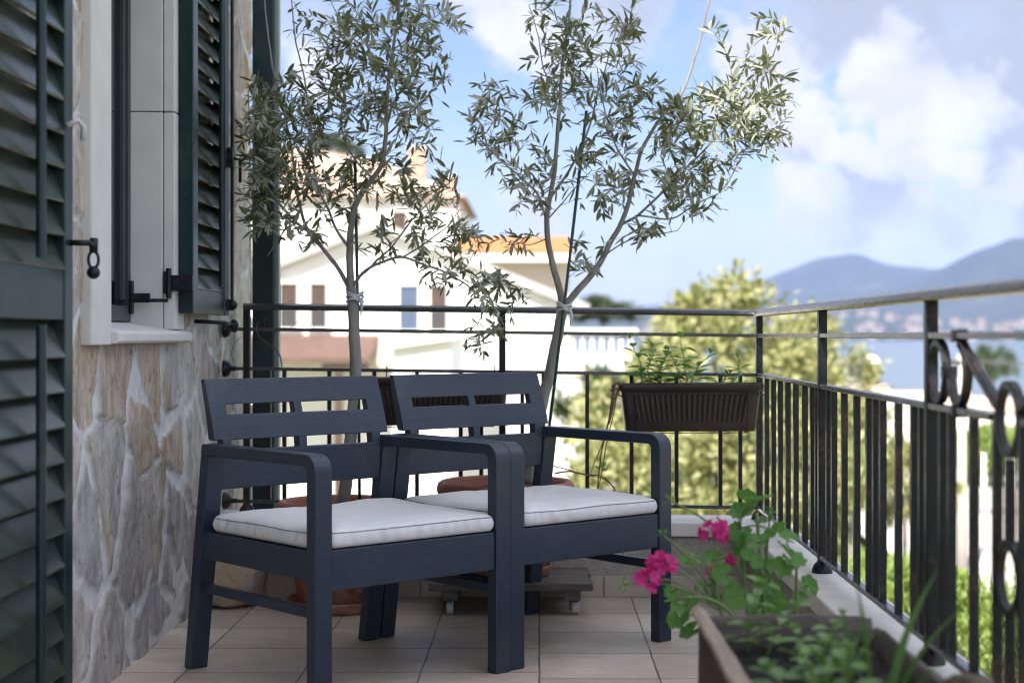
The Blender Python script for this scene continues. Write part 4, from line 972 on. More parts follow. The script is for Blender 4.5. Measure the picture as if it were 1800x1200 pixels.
def blades(x, y, spec, label):
    root = empty('blade_plant', (x, y, .345), label, 'plant', 'strap-leaved plants in the wooden trough'); m_ = MB(); r = random.Random(int(x * 1000))
    for (dx, dy, h, lx, ly, w_) in spec:
        N = 12; vs = []; fs = []
        for i in range(N + 1):
            t = i / N; c_ = Vector((dx + lx * (t * .4 + t * t * .6), dy + ly * t * t, h * (t - .12 * t * t))); wd = w_ * (1 - t ** 2.2) * (.6 + .4 * min(1, t * 4)) / 2
            sd = Vector((math.cos(dx * 60), math.sin(dx * 60) * .6, 0)).normalized()
            vs += [c_ - sd * wd, c_ + Vector((0, .25 * wd, 0)), c_ + sd * wd]
        for i in range(N): fs += [(3*i, 3*i+1, 3*i+4, 3*i+3), (3*i+1, 3*i+2, 3*i+5, 3*i+4)]
        m_.add(vs, fs)
    m_.build('leaves', M_blade, root, smooth=True)
blades(.555, 2.45, [(0, 0, .27, .085, 0, .016), (.01, .01, .20, .13, .02, .014), (-.02, .02, .26, -.03, 0, .013), (.015, -.02, .13, .10, 0, .012), (-.03, 0, .16, -.05, -.02, .013), (.0, .03, .12, .05, .05, .012), (.02, .02, .09, .12, .03, .010)], 'tall strap-leaved plant leaning towards the railing from the trough')
blades(.515, 2.60, [(0, 0, .13, .03, 0, .016), (.012, .01, .17, -.01, 0, .014), (-.015, .0, .10, -.05, 0, .015), (.01, .02, .12, .06, .02, .014)], 'shorter clump of upright strap leaves amid the trough seedlings')

# geranium in its own low pot behind the trough
GP = Vector((.505, 3.36, 0))
pot('geranium_pot', GP, .155, .105, .285, 'low terracotta pot of the pink geranium, behind the wooden trough', 'geranium pots')
ger = empty('geranium', GP + Vector((0, 0, .25)), 'pink flowering geranium leaning out behind the wooden trough', 'geranium'); ginv = Matrix.Translation(-Vector(ger.location))
def gpart(mb, n, m): o = mb.build(n, m, ger, smooth=True); o.matrix_parent_inverse = ginv; return o
gs = MB(); gl = MB(); r = random.Random(44)
def curve(a, b, bow, n=10, side=Vector((0, 0, 0))):
    return [a.lerp(b, t) + Vector((0, 0, bow * math.sin(math.pi * t))) + side * math.sin(math.pi * t) for t in [i / n for i in range(n + 1)]]
def gleaf(c_, nrm, rad, seed):
    q = random.Random(seed); nrm = Vector(nrm).normalized(); u = nrm.orthogonal().normalized(); v = nrm.cross(u); a0 = q.uniform(0, 6.28)
    n = 42; vs = [c_]; rings_ = (.35, .7, 1.0); vs = [c_]
    for f_ in rings_:
        for k in range(n):
            a = .28 + (2 * math.pi - .56) * k / (n - 1); lob = 1 - .16 * abs(math.sin(3.5 * (a - .28) * (2 * math.pi) / (2 * math.pi - .56) * 1.0)) ** 1.5 * (f_ ** 3) * -1 - .16 * f_ ** 3
            sc_ = .05 * f_ ** 4 * math.sin(k * 2.4)
            rr = rad * f_ * (lob + sc_)
            vs.append(c_ + (u * math.cos(a + a0) + v * math.sin(a + a0)) * rr + nrm * (rad * (.22 * f_ * f_ + .07 * math.sin(7 * a) * f_ * f_)))
    fs = [(0, 1 + k, 2 + k) for k in range(n - 1)]
    for i in range(2):
        for k in range(n - 1): a = 1 + i * n + k; fs.append((a, a + n, a + n + 1, a + 1))
    gl.add(vs, fs)
G0 = [GP + Vector((dx, dy, .25)) for dx, dy in ((-.09, -.05), (-.04, 0), (.02, -.02), (.06, .02), (-.02, -.08), (.0, .05))]
ZG = 3.36
def stem(a, b, bow, r0, r1, side=Vector((0, 0, 0))):
    pts = curve(a, b, bow, 10, side); gs.tube(pts, [r0 + (r1 - r0) * i / 10 for i in range(11)], 7); return pts
# woody main stems, then leaf stalks
mains = [stem(G0[0], P(1240, 985, ZG - .05), .02, .006, .004), stem(G0[1], P(1300, 930, ZG), .0, .006, .004), stem(G0[2], P(1345, 960, ZG + .05), .0, .006, .004), stem(G0[3], P(1400, 990, ZG), .02, .005, .003), stem(G0[4], P(1200, 1050, ZG - .12), .05, .005, .004), stem(G0[5], P(1330, 900, ZG + .08), .0, .006, .004)]
leafspots = [(1312, 882, .034), (1335, 878, .036), (1300, 900, .026), (1318, 918, .036), (1285, 935, .032), (1330, 955, .034), (1365, 935, .034), (1385, 945, .03), (1240, 975, .036), (1252, 985, .03), (1215, 980, .028), (1205, 990, .024), (1290, 985, .034), (1300, 1020, .036), (1340, 990, .03), (1370, 1000, .034), (1395, 985, .032), (1420, 1030, .03), (1390, 1030, .034), (1350, 1030, .036), (1290, 1050, .036), (1320, 1055, .034), (1205, 1065, .038), (1225, 1085, .036), (1195, 1085, .034), (1215, 1110, .03), (1250, 1050, .028), (1185, 1055, .024), (1170, 1060, .022), (1410, 1055, .03), (1365, 1060, .034), (1270, 1010, .03), (1330, 1075, .03), (1275, 960, .03), (1305, 960, .034), (1380, 965, .026), (1300, 940, .034), (1320, 985, .036), (1268, 1040, .032), (1240, 1030, .028), (1345, 915, .028), (1180, 1040, .02)]
leafspots = [q_ for k_, q_ in enumerate(leafspots) if k_ % 5 != 3]
allm = [p for m__ in mains for p in m__[3:]]
for i, (x, y, rad) in enumerate(leafspots):
    c_ = P(x, y, ZG + r.uniform(-.10, .10)); a = min(allm, key=lambda p: (p - c_).length + max(0, p.z - c_.z) * 1.5)
    gs.tube(curve(a, c_, .012, 8, Vector((r.uniform(-.01, .01), r.uniform(-.01, .01), 0))), .0017, 6)
    gleaf(c_, (r.uniform(-.7, .5), r.uniform(-.95, .1), r.uniform(.3, 1)), rad * .92, i)
def umbel(center, a, rad, nfl, seed, half=False):
    q = random.Random(seed); fm = MB(); pts = stem(a, center - Vector((0, 0, rad * .3)), .02, .0026, .0022); hub = pts[-1]
    for k in range(nfl):
        th = q.uniform(0, 6.28); ph = math.acos(q.uniform(-.35, 1)); d = Vector((math.sin(ph) * math.cos(th), math.sin(ph) * math.sin(th) - .25, math.cos(ph) * .8 + .1)).normalized()
        c_ = hub + d * rad * q.uniform(.75, 1.1); gs.tube([hub, hub.lerp(c_, .55) + Vector((0, 0, .003)), c_], .0011, 5)
        u = d.orthogonal().normalized(); v = d.cross(u); a0 = q.uniform(0, 6.28)
        for j_ in range(5):
            t = a0 + j_ * 1.2566 + q.uniform(-.15, .15); pd = (u * math.cos(t) + v * math.sin(t)) + d * q.uniform(.25, .7)
            fm.leaf(c_, pd, d, q.uniform(.013, .018), q.uniform(.009, .013), prof=((.25, .5), (.55, 1.), (.85, .8)), fold=.1, curve=q.uniform(-.1, .3))
    gpart(fm, 'flower_head', M_petal)
umbel(P(1254, 932, ZG - .05), mains[0][6], .030, 20, 1)
umbel(P(1165, 990, ZG - .12), mains[4][7], .028, 16, 2); umbel(P(1135, 1018, ZG - .14), mains[4][8], .026, 13, 3)
umbel(P(1255, 1008, ZG), mains[0][5], .018, 7, 5)
umbel(P(1283, 985, ZG + .03), mains[1][5], .012, 4, 6)
for i, (x, y, a) in enumerate(((1166, 940, mains[0][5]), (1096, 1026, mains[4][8]), (1178, 880, mains[1][8]), (1355, 900, mains[2][9]))):
    c_ = P(x, y, ZG - .08); pts = stem(a, c_, .015, .0024, .002); bm_ = MB(); q = random.Random(i + 70)
    for k in range(12):
        d = Vector((q.uniform(-1, 1), q.uniform(-1, 1), q.uniform(-.4, 1))).normalized(); bm_.leaf(c_ + d * .004, d, (q.uniform(-1, 1), q.uniform(-1, 1), 1), q.uniform(.010, .016), .006, fold=.6)
    gpart(bm_, 'flower_bud', M_gerleaf)
gpart(gs, 'stem', M_stem); gpart(gl, 'leaves', M_gerleaf)

# ------------------------------------------------------------------ land, sea, hills
SEA = -11.0
def ground_mat():
    m, nt, b = newmat('dry_ground'); L = nt.links.new; b.inputs['Roughness'].default_value = .95
    g = node(nt, 'ShaderNodeNewGeometry')
    n = node(nt, 'ShaderNodeTexNoise'); n.inputs['Scale'].default_value = .09; n.inputs['Detail'].default_value = 8; L(g.outputs['Position'], n.inputs['Vector'])
    cr = node(nt, 'ShaderNodeValToRGB'); e = cr.color_ramp.elements; e[0].position = .36; e[0].color = (.10, .13, .035, 1); e[1].position = .66; e[1].color = (.33, .26, .17, 1)
    k = cr.color_ramp.elements.new(.5); k.color = (.19, .19, .07, 1)
    L(n.outputs['Fac'], cr.inputs[0]); L(cr.outputs[0], b.inputs['Base Color']); return m
M_ground = ground_mat()
def gz(x, y):
    d = max(0., min(1., (y - 45) / 260.0)); side = max(0., min(1., (x - 18) / 160.))
    t = max(d, side * .8); t = t * t * (3 - 2 * t)
    return -5.0 + (SEA - 1.0 + 5.0) * t + .5 * mnoise.noise(Vector((x * .05, y * .05, 0)))
g_ = MB(); xs = [-900, -500, -250, -120] + [-80 + 5 * i for i in range(45)] + [160, 200, 260, 340, 450, 600, 900, 1400]; ys = [-300, -150, -80, -40] + [-20 + 5 * i for i in range(80)] + [400, 430, 480]
vs = [(x, y, gz(x, y)) for x in xs for y in ys]; ny = len(ys)
g_.add(vs, [(i*ny+k, (i+1)*ny+k, (i+1)*ny+k+1, i*ny+k+1) for i in range(len(xs)-1) for k in range(ny-1)])
tag(g_.build('ground', M_ground, None, smooth=True), kind='structure')
M_sea, nt_, b_s = newmat('sea_water'); b_s.inputs['Base Color'].default_value = (.09, .13, .17, 1); b_s.inputs['Roughness'].default_value = .22
nn_ = node(nt_, 'ShaderNodeTexNoise'); nn_.inputs['Scale'].default_value = .35; nn_.inputs['Detail'].default_value = 6; gg_ = node(nt_, 'ShaderNodeNewGeometry'); nt_.links.new(gg_.outputs['Position'], nn_.inputs['Vector'])
bb_ = node(nt_, 'ShaderNodeBump'); bb_.inputs['Strength'].default_value = .12; bb_.inputs['Distance'].default_value = .8; nt_.links.new(nn_.outputs['Fac'], bb_.inputs['Height']); nt_.links.new(bb_.outputs[0], b_s.inputs['Normal'])
s_ = MB(); s_.box((-9000, -3000, SEA - 6), (12000, 9000, SEA)); tag(s_.build('sea', M_sea), kind='structure')
def hill_mat():
    m, nt, b = newmat('hillside'); L = nt.links.new; b.inputs['Roughness'].default_value = .95
    g = node(nt, 'ShaderNodeNewGeometry'); n = node(nt, 'ShaderNodeTexNoise'); n.inputs['Scale'].default_value = .004; n.inputs['Detail'].default_value = 9; n.inputs['Roughness'].default_value = .65; L(g.outputs['Position'], n.inputs['Vector'])
    cr = node(nt, 'ShaderNodeValToRGB'); e = cr.color_ramp.elements; e[0].position = .4; e[0].color = (.015, .024, .018, 1); e[1].position = .76; e[1].color = (.24, .21, .17, 1); k = cr.color_ramp.elements.new(.63); k.color = (.032, .042, .03, 1)
    L(n.outputs['Fac'], cr.inputs[0]); L(cr.outputs[0], b.inputs['Base Color']); return m
def ridge(name, Y0, half, table, seed, rough):
    """a hill range; table gives its skyline (direction in photo pixels, height in metres)"""
    m_ = MB(); xs_ = np.linspace(table[0][0], table[-1][0], 110); vs = []; M = 24
    for px in xs_:
        hh = np.interp(px, [t[0] for t in table], [t[1] for t in table])
        for k in range(M + 1):
            t = k / M * 2 - 1; y = Y0 + t * half; x = (px - CX) * Y0 / F
            prof_ = max(0, 1 - abs(t)) ** .85
            nz = mnoise.fractal(Vector((x * .0016 + seed, y * .0016, seed)), 1.0, 2.0, 6)
            vs.append((x, y, SEA - 3 + (hh + 14) * prof_ * (1 + rough * nz)))
    m_.add(vs, [(i*(M+1)+k, (i+1)*(M+1)+k, (i+1)*(M+1)+k+1, i*(M+1)+k+1) for i in range(len(xs_)-1) for k in range(M)])
    return tag(m_.build(name, M_hill, None, smooth=True), kind='structure')
M_hill = hill_mat()
def hh(y, Y): return (CY - y) * Y / F
ridge('hills', 6600, 1500, [(300, 20), (900, hh(545, 6600)), (1150, hh(530, 6600)), (1300, hh(508, 6600)), (1390, hh(484, 6600)), (1440, hh(462, 6600)), (1505, hh(446, 6600)), (1560, hh(450, 6600)), (1640, hh(462, 6600)), (1720, hh(455, 6600)), (1900, hh(440, 6600)), (2400, hh(500, 6600)), (2900, 20)], 1, .17)
ridge('hills', 5100, 1100, [(1380, 0), (1500, hh(560, 5100)), (1580, hh(515, 5100)), (1640, hh(487, 5100)), (1700, hh(462, 5100)), (1760, hh(438, 5100)), (1810, hh(426, 5100)), (1900, hh(418, 5100)), (2100, hh(425, 5100)), (2500, hh(430, 5100)), (3000, 0)], 5, .17)
ridge('hills', 4100, 500, [(300, 0), (800, hh(560, 4100)), (1100, hh(552, 4100)), (1300, hh(545, 4100)), (1450, hh(540, 4100)), (1520, hh(535, 4100)), (1600, hh(552, 4100)), (1750, hh(556, 4100)), (1850, hh(560, 4100)), (2300, hh(560, 4100)), (2600, 0)], 9, .12)
# town on the far shore
M_town = pm('far_town_wall', (.30, .27, .235), (.20, .18, .155), .05, .9)
M_townroof = pm('far_town_roof', (.20, .14, .11), (.16, .11, .085), .05, .9)
hm = MB(); hm.box((-8, -6, 0), (8, 6, 9)); hm.prism([(-6.6, 9), (6.6, 9), (0, 12.5)], -8.6, 8.6, 'yzx', 1)
proto = None; r = random.Random(5)
for i in range(110):
    px = r.uniform(1130, 1830); Y = r.uniform(3620, 3930); sc_ = r.uniform(.7, 1.7)
    base_z = SEA - 3 + (np.interp(px, [800, 1100, 1300, 1450, 1520, 1600, 1750, 1850], [hh(v, 4100) for v in (560, 552, 545, 540, 535, 552, 556, 560)]) + 14) * max(0, 1 - abs(Y - 4100) / 500) ** .85
    if proto is None: proto = hm.build('shore_house', [M_town, M_townroof]); o = proto
    else: o = proto.copy(); COL.objects.link(o)
    o.location = ((px - CX) * 4100 / F * Y / 4100, Y, base_z - 3); o.scale = (sc_, sc_, sc_ * r.uniform(.8, 1.6)); o.rotation_euler = (0, 0, r.uniform(0, 3.14))
    tag(o, 'pale house in the town across the bay below the hills', 'house', 'houses on the far shore')

# ------------------------------------------------------------------ neighbouring houses
M_salmon = pm('salmon_tile', (.40, .29, .225), (.33, .235, .18), 3, .85, .6, 12, (1, 1, 1), dist=.05)
M_orange = pm('orange_tile', (.44, .17, .06), (.36, .14, .05), 3, .8, .5, 12, dist=.05)
M_redtile = pm('brown_red_tile', (.13, .075, .06), (.10, .058, .046), 3, .85, .5, 14, dist=.04)
M_beige = pm('beige_render', (.62, .54, .44), (.56, .48, .39), 1, .9)
M_fascia = pm('grey_fascia', (.42, .40, .39), (.36, .35, .34), 1, .8)
M_brownwood = pm('brown_shutter', (.075, .045, .032), (.05, .032, .024), 8, .6)
M_blue = pm('blue_shutter', (.07, .10, .17), (.06, .085, .145), 4, .5)
M_concrete = pm('pale_concrete', (.50, .46, .42), (.42, .38, .35), .6, .9)
def bpart(mb, n, m, root, par=None, **k):
    o = mb.build(n, m, par or root, **k)
    if par is None: o.matrix_parent_inverse = Matrix.Translation(-Vector(root.location))
    return o
def opening(root, x0, x1, y0, y1, Z, mat, frame=M_white, name='window', fr=.06):
    a, b = P(x0, y1, Z), P(x1, y0, Z); f_ = MB()
    f_.box((a.x - fr, Z - .10, a.z - fr), (a.x, Z + .02, b.z + fr)); f_.box((b.x, Z - .10, a.z - fr), (b.x + fr, Z + .02, b.z + fr)); f_.box((a.x, Z - .10, b.z), (b.x, Z + .02, b.z + fr)); f_.box((a.x - fr * 1.5, Z - .14, a.z - fr), (b.x + fr * 1.5, Z + .02, a.z))
    fo = bpart(f_, name, frame, root); zm = a.z + (b.z - a.z) * .48; xm = (a.x + b.x) / 2
    p_ = MB(); p_.box((a.x, Z - .035, zm if mat is M_brownwood else a.z), (b.x, Z + .01, b.z)); bpart(p_, 'blind', mat, root, fo)
    if mat is M_brownwood: p_ = MB(); p_.box((a.x, Z - .03, a.z), (b.x, Z + .01, zm - .002)); bpart(p_, 'pane', M_window, root, fo)
    p_ = MB(); p_.box((xm - .02, Z - .06, a.z), (xm + .02, Z - .036, b.z)); bpart(p_, 'mullion', mat if mat is M_blue else M_brownwood, root, fo)
    if mat is M_brownwood or mat is M_blue:
        return fo
    return fo
# house A: white gable
ZA = 40.0
hA = empty('gable_house', (P(663, 0, ZA).x, ZA, -5), 'white gabled house with brown windows and a blue shutter', 'house')
m_ = MB(); g0, g1, ap = P(330, 537, ZA), P(1000, 537, ZA), P(663, 403, ZA)
m_.prism([(g0.x, -6), (g1.x, -6), (g1.x, g1.z), (ap.x, ap.z), (g0.x, g0.z)], ZA, ZA + 9, 'xzy'); bpart(m_, 'wall', M_white, hA)
for (e, sg) in ((g0, -1), (g1, 1)):
    m_ = MB(); d = Vector((e.x - ap.x, e.z - ap.z)).normalized(); ext = Vector((e.x, e.z)) + d * .5; nn = Vector((-d.y, d.x)) * (.22 if sg < 0 else .22)
    if nn.y < 0: nn = -nn
    m_.prism([(ap.x, ap.z + .012), (ext.x, ext.y + .012), (ext.x + nn.x, ext.y + nn.y), (ap.x, ap.z + .24)], ZA - .35, ZA + 9.3, 'xzy'); bpart(m_, 'roof', M_fascia, hA)
opening(hA, 493, 524, 498, 576, ZA, M_brownwood); opening(hA, 546, 575, 498, 576, ZA, M_brownwood)
opening(hA, 703, 736, 502, 580, ZA, M_blue); opening(hA, 757, 786, 502, 580, ZA, M_brownwood)
m_ = MB(); a = P(400, 592, ZA - 2.2); b = P(650, 636, ZA - 2.2)
m_.prism([(ZA - 2.2, b.z), (ZA - 2.2, b.z + .10), (ZA - .01, a.z + .05), (ZA - .01, a.z - .10)], a.x, b.x, 'yzx'); bpart(m_, 'porch_roof', M_redtile, hA)
m_ = MB(); q = P(652, 640, ZA - 2.0); m_.box((q.x - 1.2, ZA - 2.1, q.z - .16), (q.x - .05, ZA - 1.9, q.z + .02)); m_.box((q.x - .9, ZA - 2.1, -5), (q.x - .7, ZA - 1.9, q.z - .16)); bpart(m_, 'porch_beam', M_brownwood, hA)
m_ = MB(); a = P(655, 598, ZA - 1.4); b = P(735, 645, ZA - 1.4); m_.prism([(ZA - 1.4, b.z), (ZA - 1.4, b.z + .06), (ZA - .01, a.z + .06), (ZA - .01, a.z)], a.x, b.x, 'yzx'); bpart(m_, 'awning', M_beige, hA)
# small white annex in front of it
ZB_ = 33.0
an = empty('white_annex', (P(730, 0, ZB_).x, ZB_, -5), 'low white outbuilding with sloping roof in front of the gabled house', 'outbuilding')
a, b, c_ = P(690, 612, ZB_), P(792, 592, ZB_), P(792, 660, ZB_)
m_ = MB(); m_.prism([(a.x, -6), (b.x, -6), (b.x, b.z - .05), (a.x, a.z)], ZB_, ZB_ + 5.4, 'xzy'); bpart(m_, 'wall', M_white, an)
m_ = MB(); m_.prism([(a.x - .2, a.z - .02), (b.x + .2, b.z - .03), (b.x + .2, b.z + .08), (a.x - .2, a.z + .09)], ZB_ - .2, ZB_ + 5.5, 'xzy'); bpart(m_, 'roof', M_white, an)
# house B: taller, behind, salmon roof
ZH = 56.0
hB = empty('tiled_house', (P(640, 0, ZH).x, ZH, -5), 'tall pale house with salmon tiled roof and two chimneys behind the gable', 'house')
e0, e1 = P(430, 348, ZH), P(806, 356, ZH); rg0 = P(500, 246, ZH + 5); 
m_ = MB(); m_.box((e0.x, ZH, -6), (e1.x, ZH + 10, e0.z)); bpart(m_, 'wall', M_white, hB)
m_ = MB(); zr = e0.z + 2.05
vs = [(e0.x - .3, ZH - .4, e0.z), (e1.x + .3, ZH - .4, e0.z), (e1.x + .3, ZH + 10.4, e0.z), (e0.x - .3, ZH + 10.4, e0.z), (e0.x + .5, ZH + 5, zr + .5), (e1.x - 3.4, ZH + 5, zr - .1)]
vs = [Vector(v) for v in vs]; m_.add(vs, [(0, 1, 5, 4), (1, 2, 5), (2, 3, 4, 5), (3, 0, 4), (3, 2, 1, 0)]); bpart(m_, 'roof', M_salmon, hB)
for (x0, x1, y0, y1, yy) in ((717, 748, 262, 345, ZH + 2), (772, 800, 315, 356, ZH + 1)):
    a, b = P(x0, y1, yy), P(x1, y0, yy); m_ = MB(); m_.box((a.x, yy, a.z - .5), (b.x, yy + .6, b.z)); ch = bpart(m_, 'chimney', M_salmon, hB)
    k_ = MB(); k_.box((a.x - .06, yy - .06, b.z + .001), (b.x + .06, yy + .66, b.z + .14)); bpart(k_, 'chimney_cap', M_fascia, hB, ch)
opening(hB, 690, 715, 372, 425, ZH, M_brownwood); opening(hB, 610, 636, 372, 425, ZH, M_brownwood)
# house C: orange roof
ZC = 52.0
hC = empty('orange_roof_house', (P(910, 0, ZC).x, ZC, -5), 'low beige house with bright orange tiled roof beyond the gable', 'house')
a, b = P(815, 486, ZC), P(1000, 456, ZC)
m_ = MB(); m_.box((a.x, ZC, -6), (b.x, ZC + 7, b.z - .1)); bpart(m_, 'wall', M_beige, hC)
m_ = MB(); m_.box((a.x - .3, ZC - .9, b.z - .1), (b.x + .1, ZC + 7.2, b.z + .18)); bpart(m_, 'eaves', M_white, hC)
m_ = MB(); m_.prism([(ZC - .95, b.z + .182), (ZC + 7.2, b.z + .182), (ZC + 3.2, b.z + .98)], a.x - .3, b.x + .1, 'yzx'); bpart(m_, 'roof', M_orange, hC)
opening(hC, 905, 935, 495, 530, ZC, M_brownwood)
# white terrace with balusters
ZT = 31.0
tb = empty('balustrade_terrace', (P(1060, 0, ZT).x, ZT, -5), 'white terrace block with a row of turned balusters beside the yellow-green trees', 'terrace')
a, b = P(965, 660, ZT), P(1118, 577, ZT)
m_ = MB(); m_.box((a.x, ZT, -6), (b.x - .55, ZT + 5, a.z)); bpart(m_, 'wall', M_white, tb)
m_ = MB(); m_.box((a.x - .05, ZT - .08, a.z + .001), (b.x + .03, ZT + .3, a.z + .10)); bpart(m_, 'base_rail', M_white, tb)
m_ = MB(); m_.box((a.x - .05, ZT - .06, b.z - .10), (b.x + .03, ZT + .26, b.z)); bpart(m_, 'top_rail', M_white, tb)
bal = None
for k in range(9):
    xx = a.x + .1 + (b.x - a.x - .2) * k / 8; bh = b.z - .101 - (a.z + .101)
    if bal is None:
        m_ = MB(); m_.lathe([(.07, 0), (.07, .05), (.045, .08), (.085, .25 * bh), (.09, .32 * bh), (.04, .6 * bh), (.045, .75 * bh), (.06, .85 * bh), (.04, .9 * bh), (.07, .95 * bh), (.07, bh)], n=12); bal = m_.build('baluster', M_white, tb, smooth=True); o = bal
    else: o = bal.copy(); COL.objects.link(o); o.parent = tb
    o.matrix_parent_inverse = Matrix.Translation(-Vector(tb.location)); o.location = (xx, ZT + .1, a.z + .101)
# grey garden wall
gw = MB(); a, b = P(1025, 700, 27), P(1085, 900, 27); gw.box((a.x, 27, -6), (b.x + .2, 27.3, a.z)); tag(gw.build('garden_wall', M_concrete), 'plain grey garden wall seen between the railing bars beside the white terrace', 'wall')

# paved yard, fence balusters, utility pole, satellite dish
yd = MB(); n = 8; q = [P(1470, 900, 52), P(2050, 900, 52)]
vs = []
for i in range(13):
    for k in range(9):
        x = 9 + 24 * i / 12; y = 30 + 34 * k / 8; vs.append((x, y, gz(x, y) + .45))
yd.add(vs, [(i*9+k, (i+1)*9+k, (i+1)*9+k+1, i*9+k+1) for i in range(12) for k in range(8)]); tag(yd.build('paved_yard', M_concrete, None, smooth=True), kind='structure')
yp = empty('utility_pole', (P(1690, 0, 36).x, 36, -5.4), 'pale concrete utility pole standing beside the paved yard', 'pole')
m_ = MB(); pb = P(1690, 1000, 36); pt_ = P(1690, 622, 36); m_.tube([(pb.x, 36, -5.6), (pb.x, 36, pt_.z)], [.17, .10], 14); bpart(m_, 'pole', M_concrete, yp, smooth=True)
m_ = MB(); m_.box((pb.x - .35, 35.9, pt_.z - .25), (pb.x + .35, 36.0, pt_.z - .15)); bpart(m_, 'crossbar', M_brownwood, yp)
cables = MB()
for dx, ex in ((-.3, 30), (.3, 33)):
    A_ = Vector((pb.x + dx, 36, pt_.z - .14)); B_ = Vector((ex, 30, 1.2)); cables.tube([A_.lerp(B_, t) - Vector((0, 0, .7 * math.sin(math.pi * t))) for t in [i / 14 for i in range(15)]], .012, 5)
bpart(cables, 'cable', M_iron, yp)
fb = empty('baluster_fence', (P(1770, 0, 47).x, 47, -5.4), 'white baluster fence along the far side of the paved yard', 'fence'); bal2 = None
a = P(1728, 860, 47)
for k in range(10):
    xx = a.x + .85 * k
    if bal2 is None: m_ = MB(); m_.lathe([(.10, 0), (.10, .1), (.06, .15), (.13, .35), (.13, .45), (.06, .6), (.12, .72), (.06, .85), (.12, .97), (.07, 1.1), (.11, 1.2)], n=12); bal2 = m_.build('baluster', M_white, fb, smooth=True); o = bal2
    else: o = bal2.copy(); COL.objects.link(o); o.parent = fb
    o.matrix_parent_inverse = Matrix.Translation(-Vector(fb.location)); o.location = (xx, 47, a.z - .1)
m_ = MB(); m_.box((a.x - .2, 46.85, a.z - .6), (a.x + 8.4, 47.15, a.z - .101)); bpart(m_, 'plinth', M_concrete, fb)
sd_ = empty('satellite_dish', P(1530, 640, 44), 'white satellite dish on a mast above the shrubs by the water', 'satellite dish')
m_ = MB(); m_.lathe([(.0001, 0), (.25, .03), (.45, .10), (.56, .18), (.55, .195), (.44, .115), (.25, .045), (.0001, .015)], n=24, M=Matrix.Rotation(R(65), 3, 'X')); sd_.scale = (.45, .45, .45); m_.build('dish', M_white, sd_, smooth=True)
m_ = MB(); m_.tube([(0, .12, 0), (0, .2, -.3), (0, .2, -6.5)], .04, 8); m_.build('mast', M_iron, sd_, smooth=True)
# small roofs near the shore
M_paleroof = pm('pale_cottage_tile', (.50, .38, .30), (.44, .33, .26), 3, .85)
for i, (px, py, Y, wd, lab) in enumerate(((1560, 700, 95, 6, 'white flat-roofed cottage by the shore, behind the railing scrollwork post'), (1625, 705, 120, 8, 'pale shore cottage with pale tiled roof just beyond the railing post'), (1495, 690, 150, 8, 'shore cottage with pale tiled roof half hidden by the yellow-green tree'), (1770, 712, 140, 7, 'shore cottage with pale tiled roof near the photo edge'))):
    q = P(px, py, Y); root = empty('shore_cottage', (q.x, Y, q.z - 3), lab, 'house', 'cottages by the near shore')
    m_ = MB(); m_.box((-wd/2, 0, -4), (wd/2, 6, 2.4)); m_.build('wall', M_white, root)
    m_ = MB()
    if i: m_.prism([(-.3, 2.401), (6.3, 2.401), (3, 3.7)], -wd/2 - .3, wd/2 + .3, 'yzx'); m_.build('roof', M_paleroof, root)
    else: m_.box((-wd/2 - .15, -.15, 2.401), (wd/2 + .15, 6.15, 2.65)); m_.build('roof', M_white, root)

# ------------------------------------------------------------------ background trees and shrubs
M_yleaf = leafmat('sunlit_shrub_leaf', (.05, .085, .025), (.30, .31, .13), (.33, .33, .15), .5, .3, (.5, .52, .18))
M_gleaf = leafmat('fresh_shrub_leaf', (.12, .19, .03), (.24, .32, .06), (.2, .28, .07), .5, .3, (.4, .5, .08))
M_dleaf = leafmat('dark_tree_leaf', (.03, .055, .02), (.07, .10, .035), (.08, .11, .05), .5, .25, (.12, .18, .05))
def crown_mesh(seed, n, flat=.8, leaf=.12, clumps=52):
    r = random.Random(seed); m_ = MB(); cl = []
    for _ in range(clumps):
        while True:
            p = Vector((r.uniform(-1, 1), r.uniform(-1, 1), r.uniform(-1, 1)))
            if .1 < p.length < 1: break
        p.x *= 1 - .45 * max(0, p.z); p.y *= 1 - .45 * max(0, p.z)
        cl.append((Vector((p.x, p.y, p.z * flat * 1.05)), r.uniform(.09, .30)))
    for i in range(n):
        c_, rad = cl[r.randrange(clumps)]; d = Vector((r.gauss(0, 1), r.gauss(0, 1), r.gauss(0, 1))).normalized() * rad * abs(r.gauss(.55, .38))
        p = c_ + d; L = leaf * r.uniform(.6, 1.3)
        m_.leaf(p, (d.normalized() + Vector((r.uniform(-.8, .8), r.uniform(-.8, .8), r.uniform(-.5, .8)))), (r.uniform(-1, 1), r.uniform(-1, 1), 1), L, L * .5, prof=((.5, 1.),), fold=.2)
    tr = MB()
    for c_, rad in cl[:16]: m_.tube([Vector((0, 0, -flat * .9)), Vector((c_.x * .3, c_.y * .3, -.2)), c_], [.032, .02, .006], 6, 1)
    tr.tube([Vector((0, 0, -1)), Vector((.01, .008, -.5)), Vector((0, 0, .06))], [.075, .055, .034], 10)
    return m_, tr
protos = {}
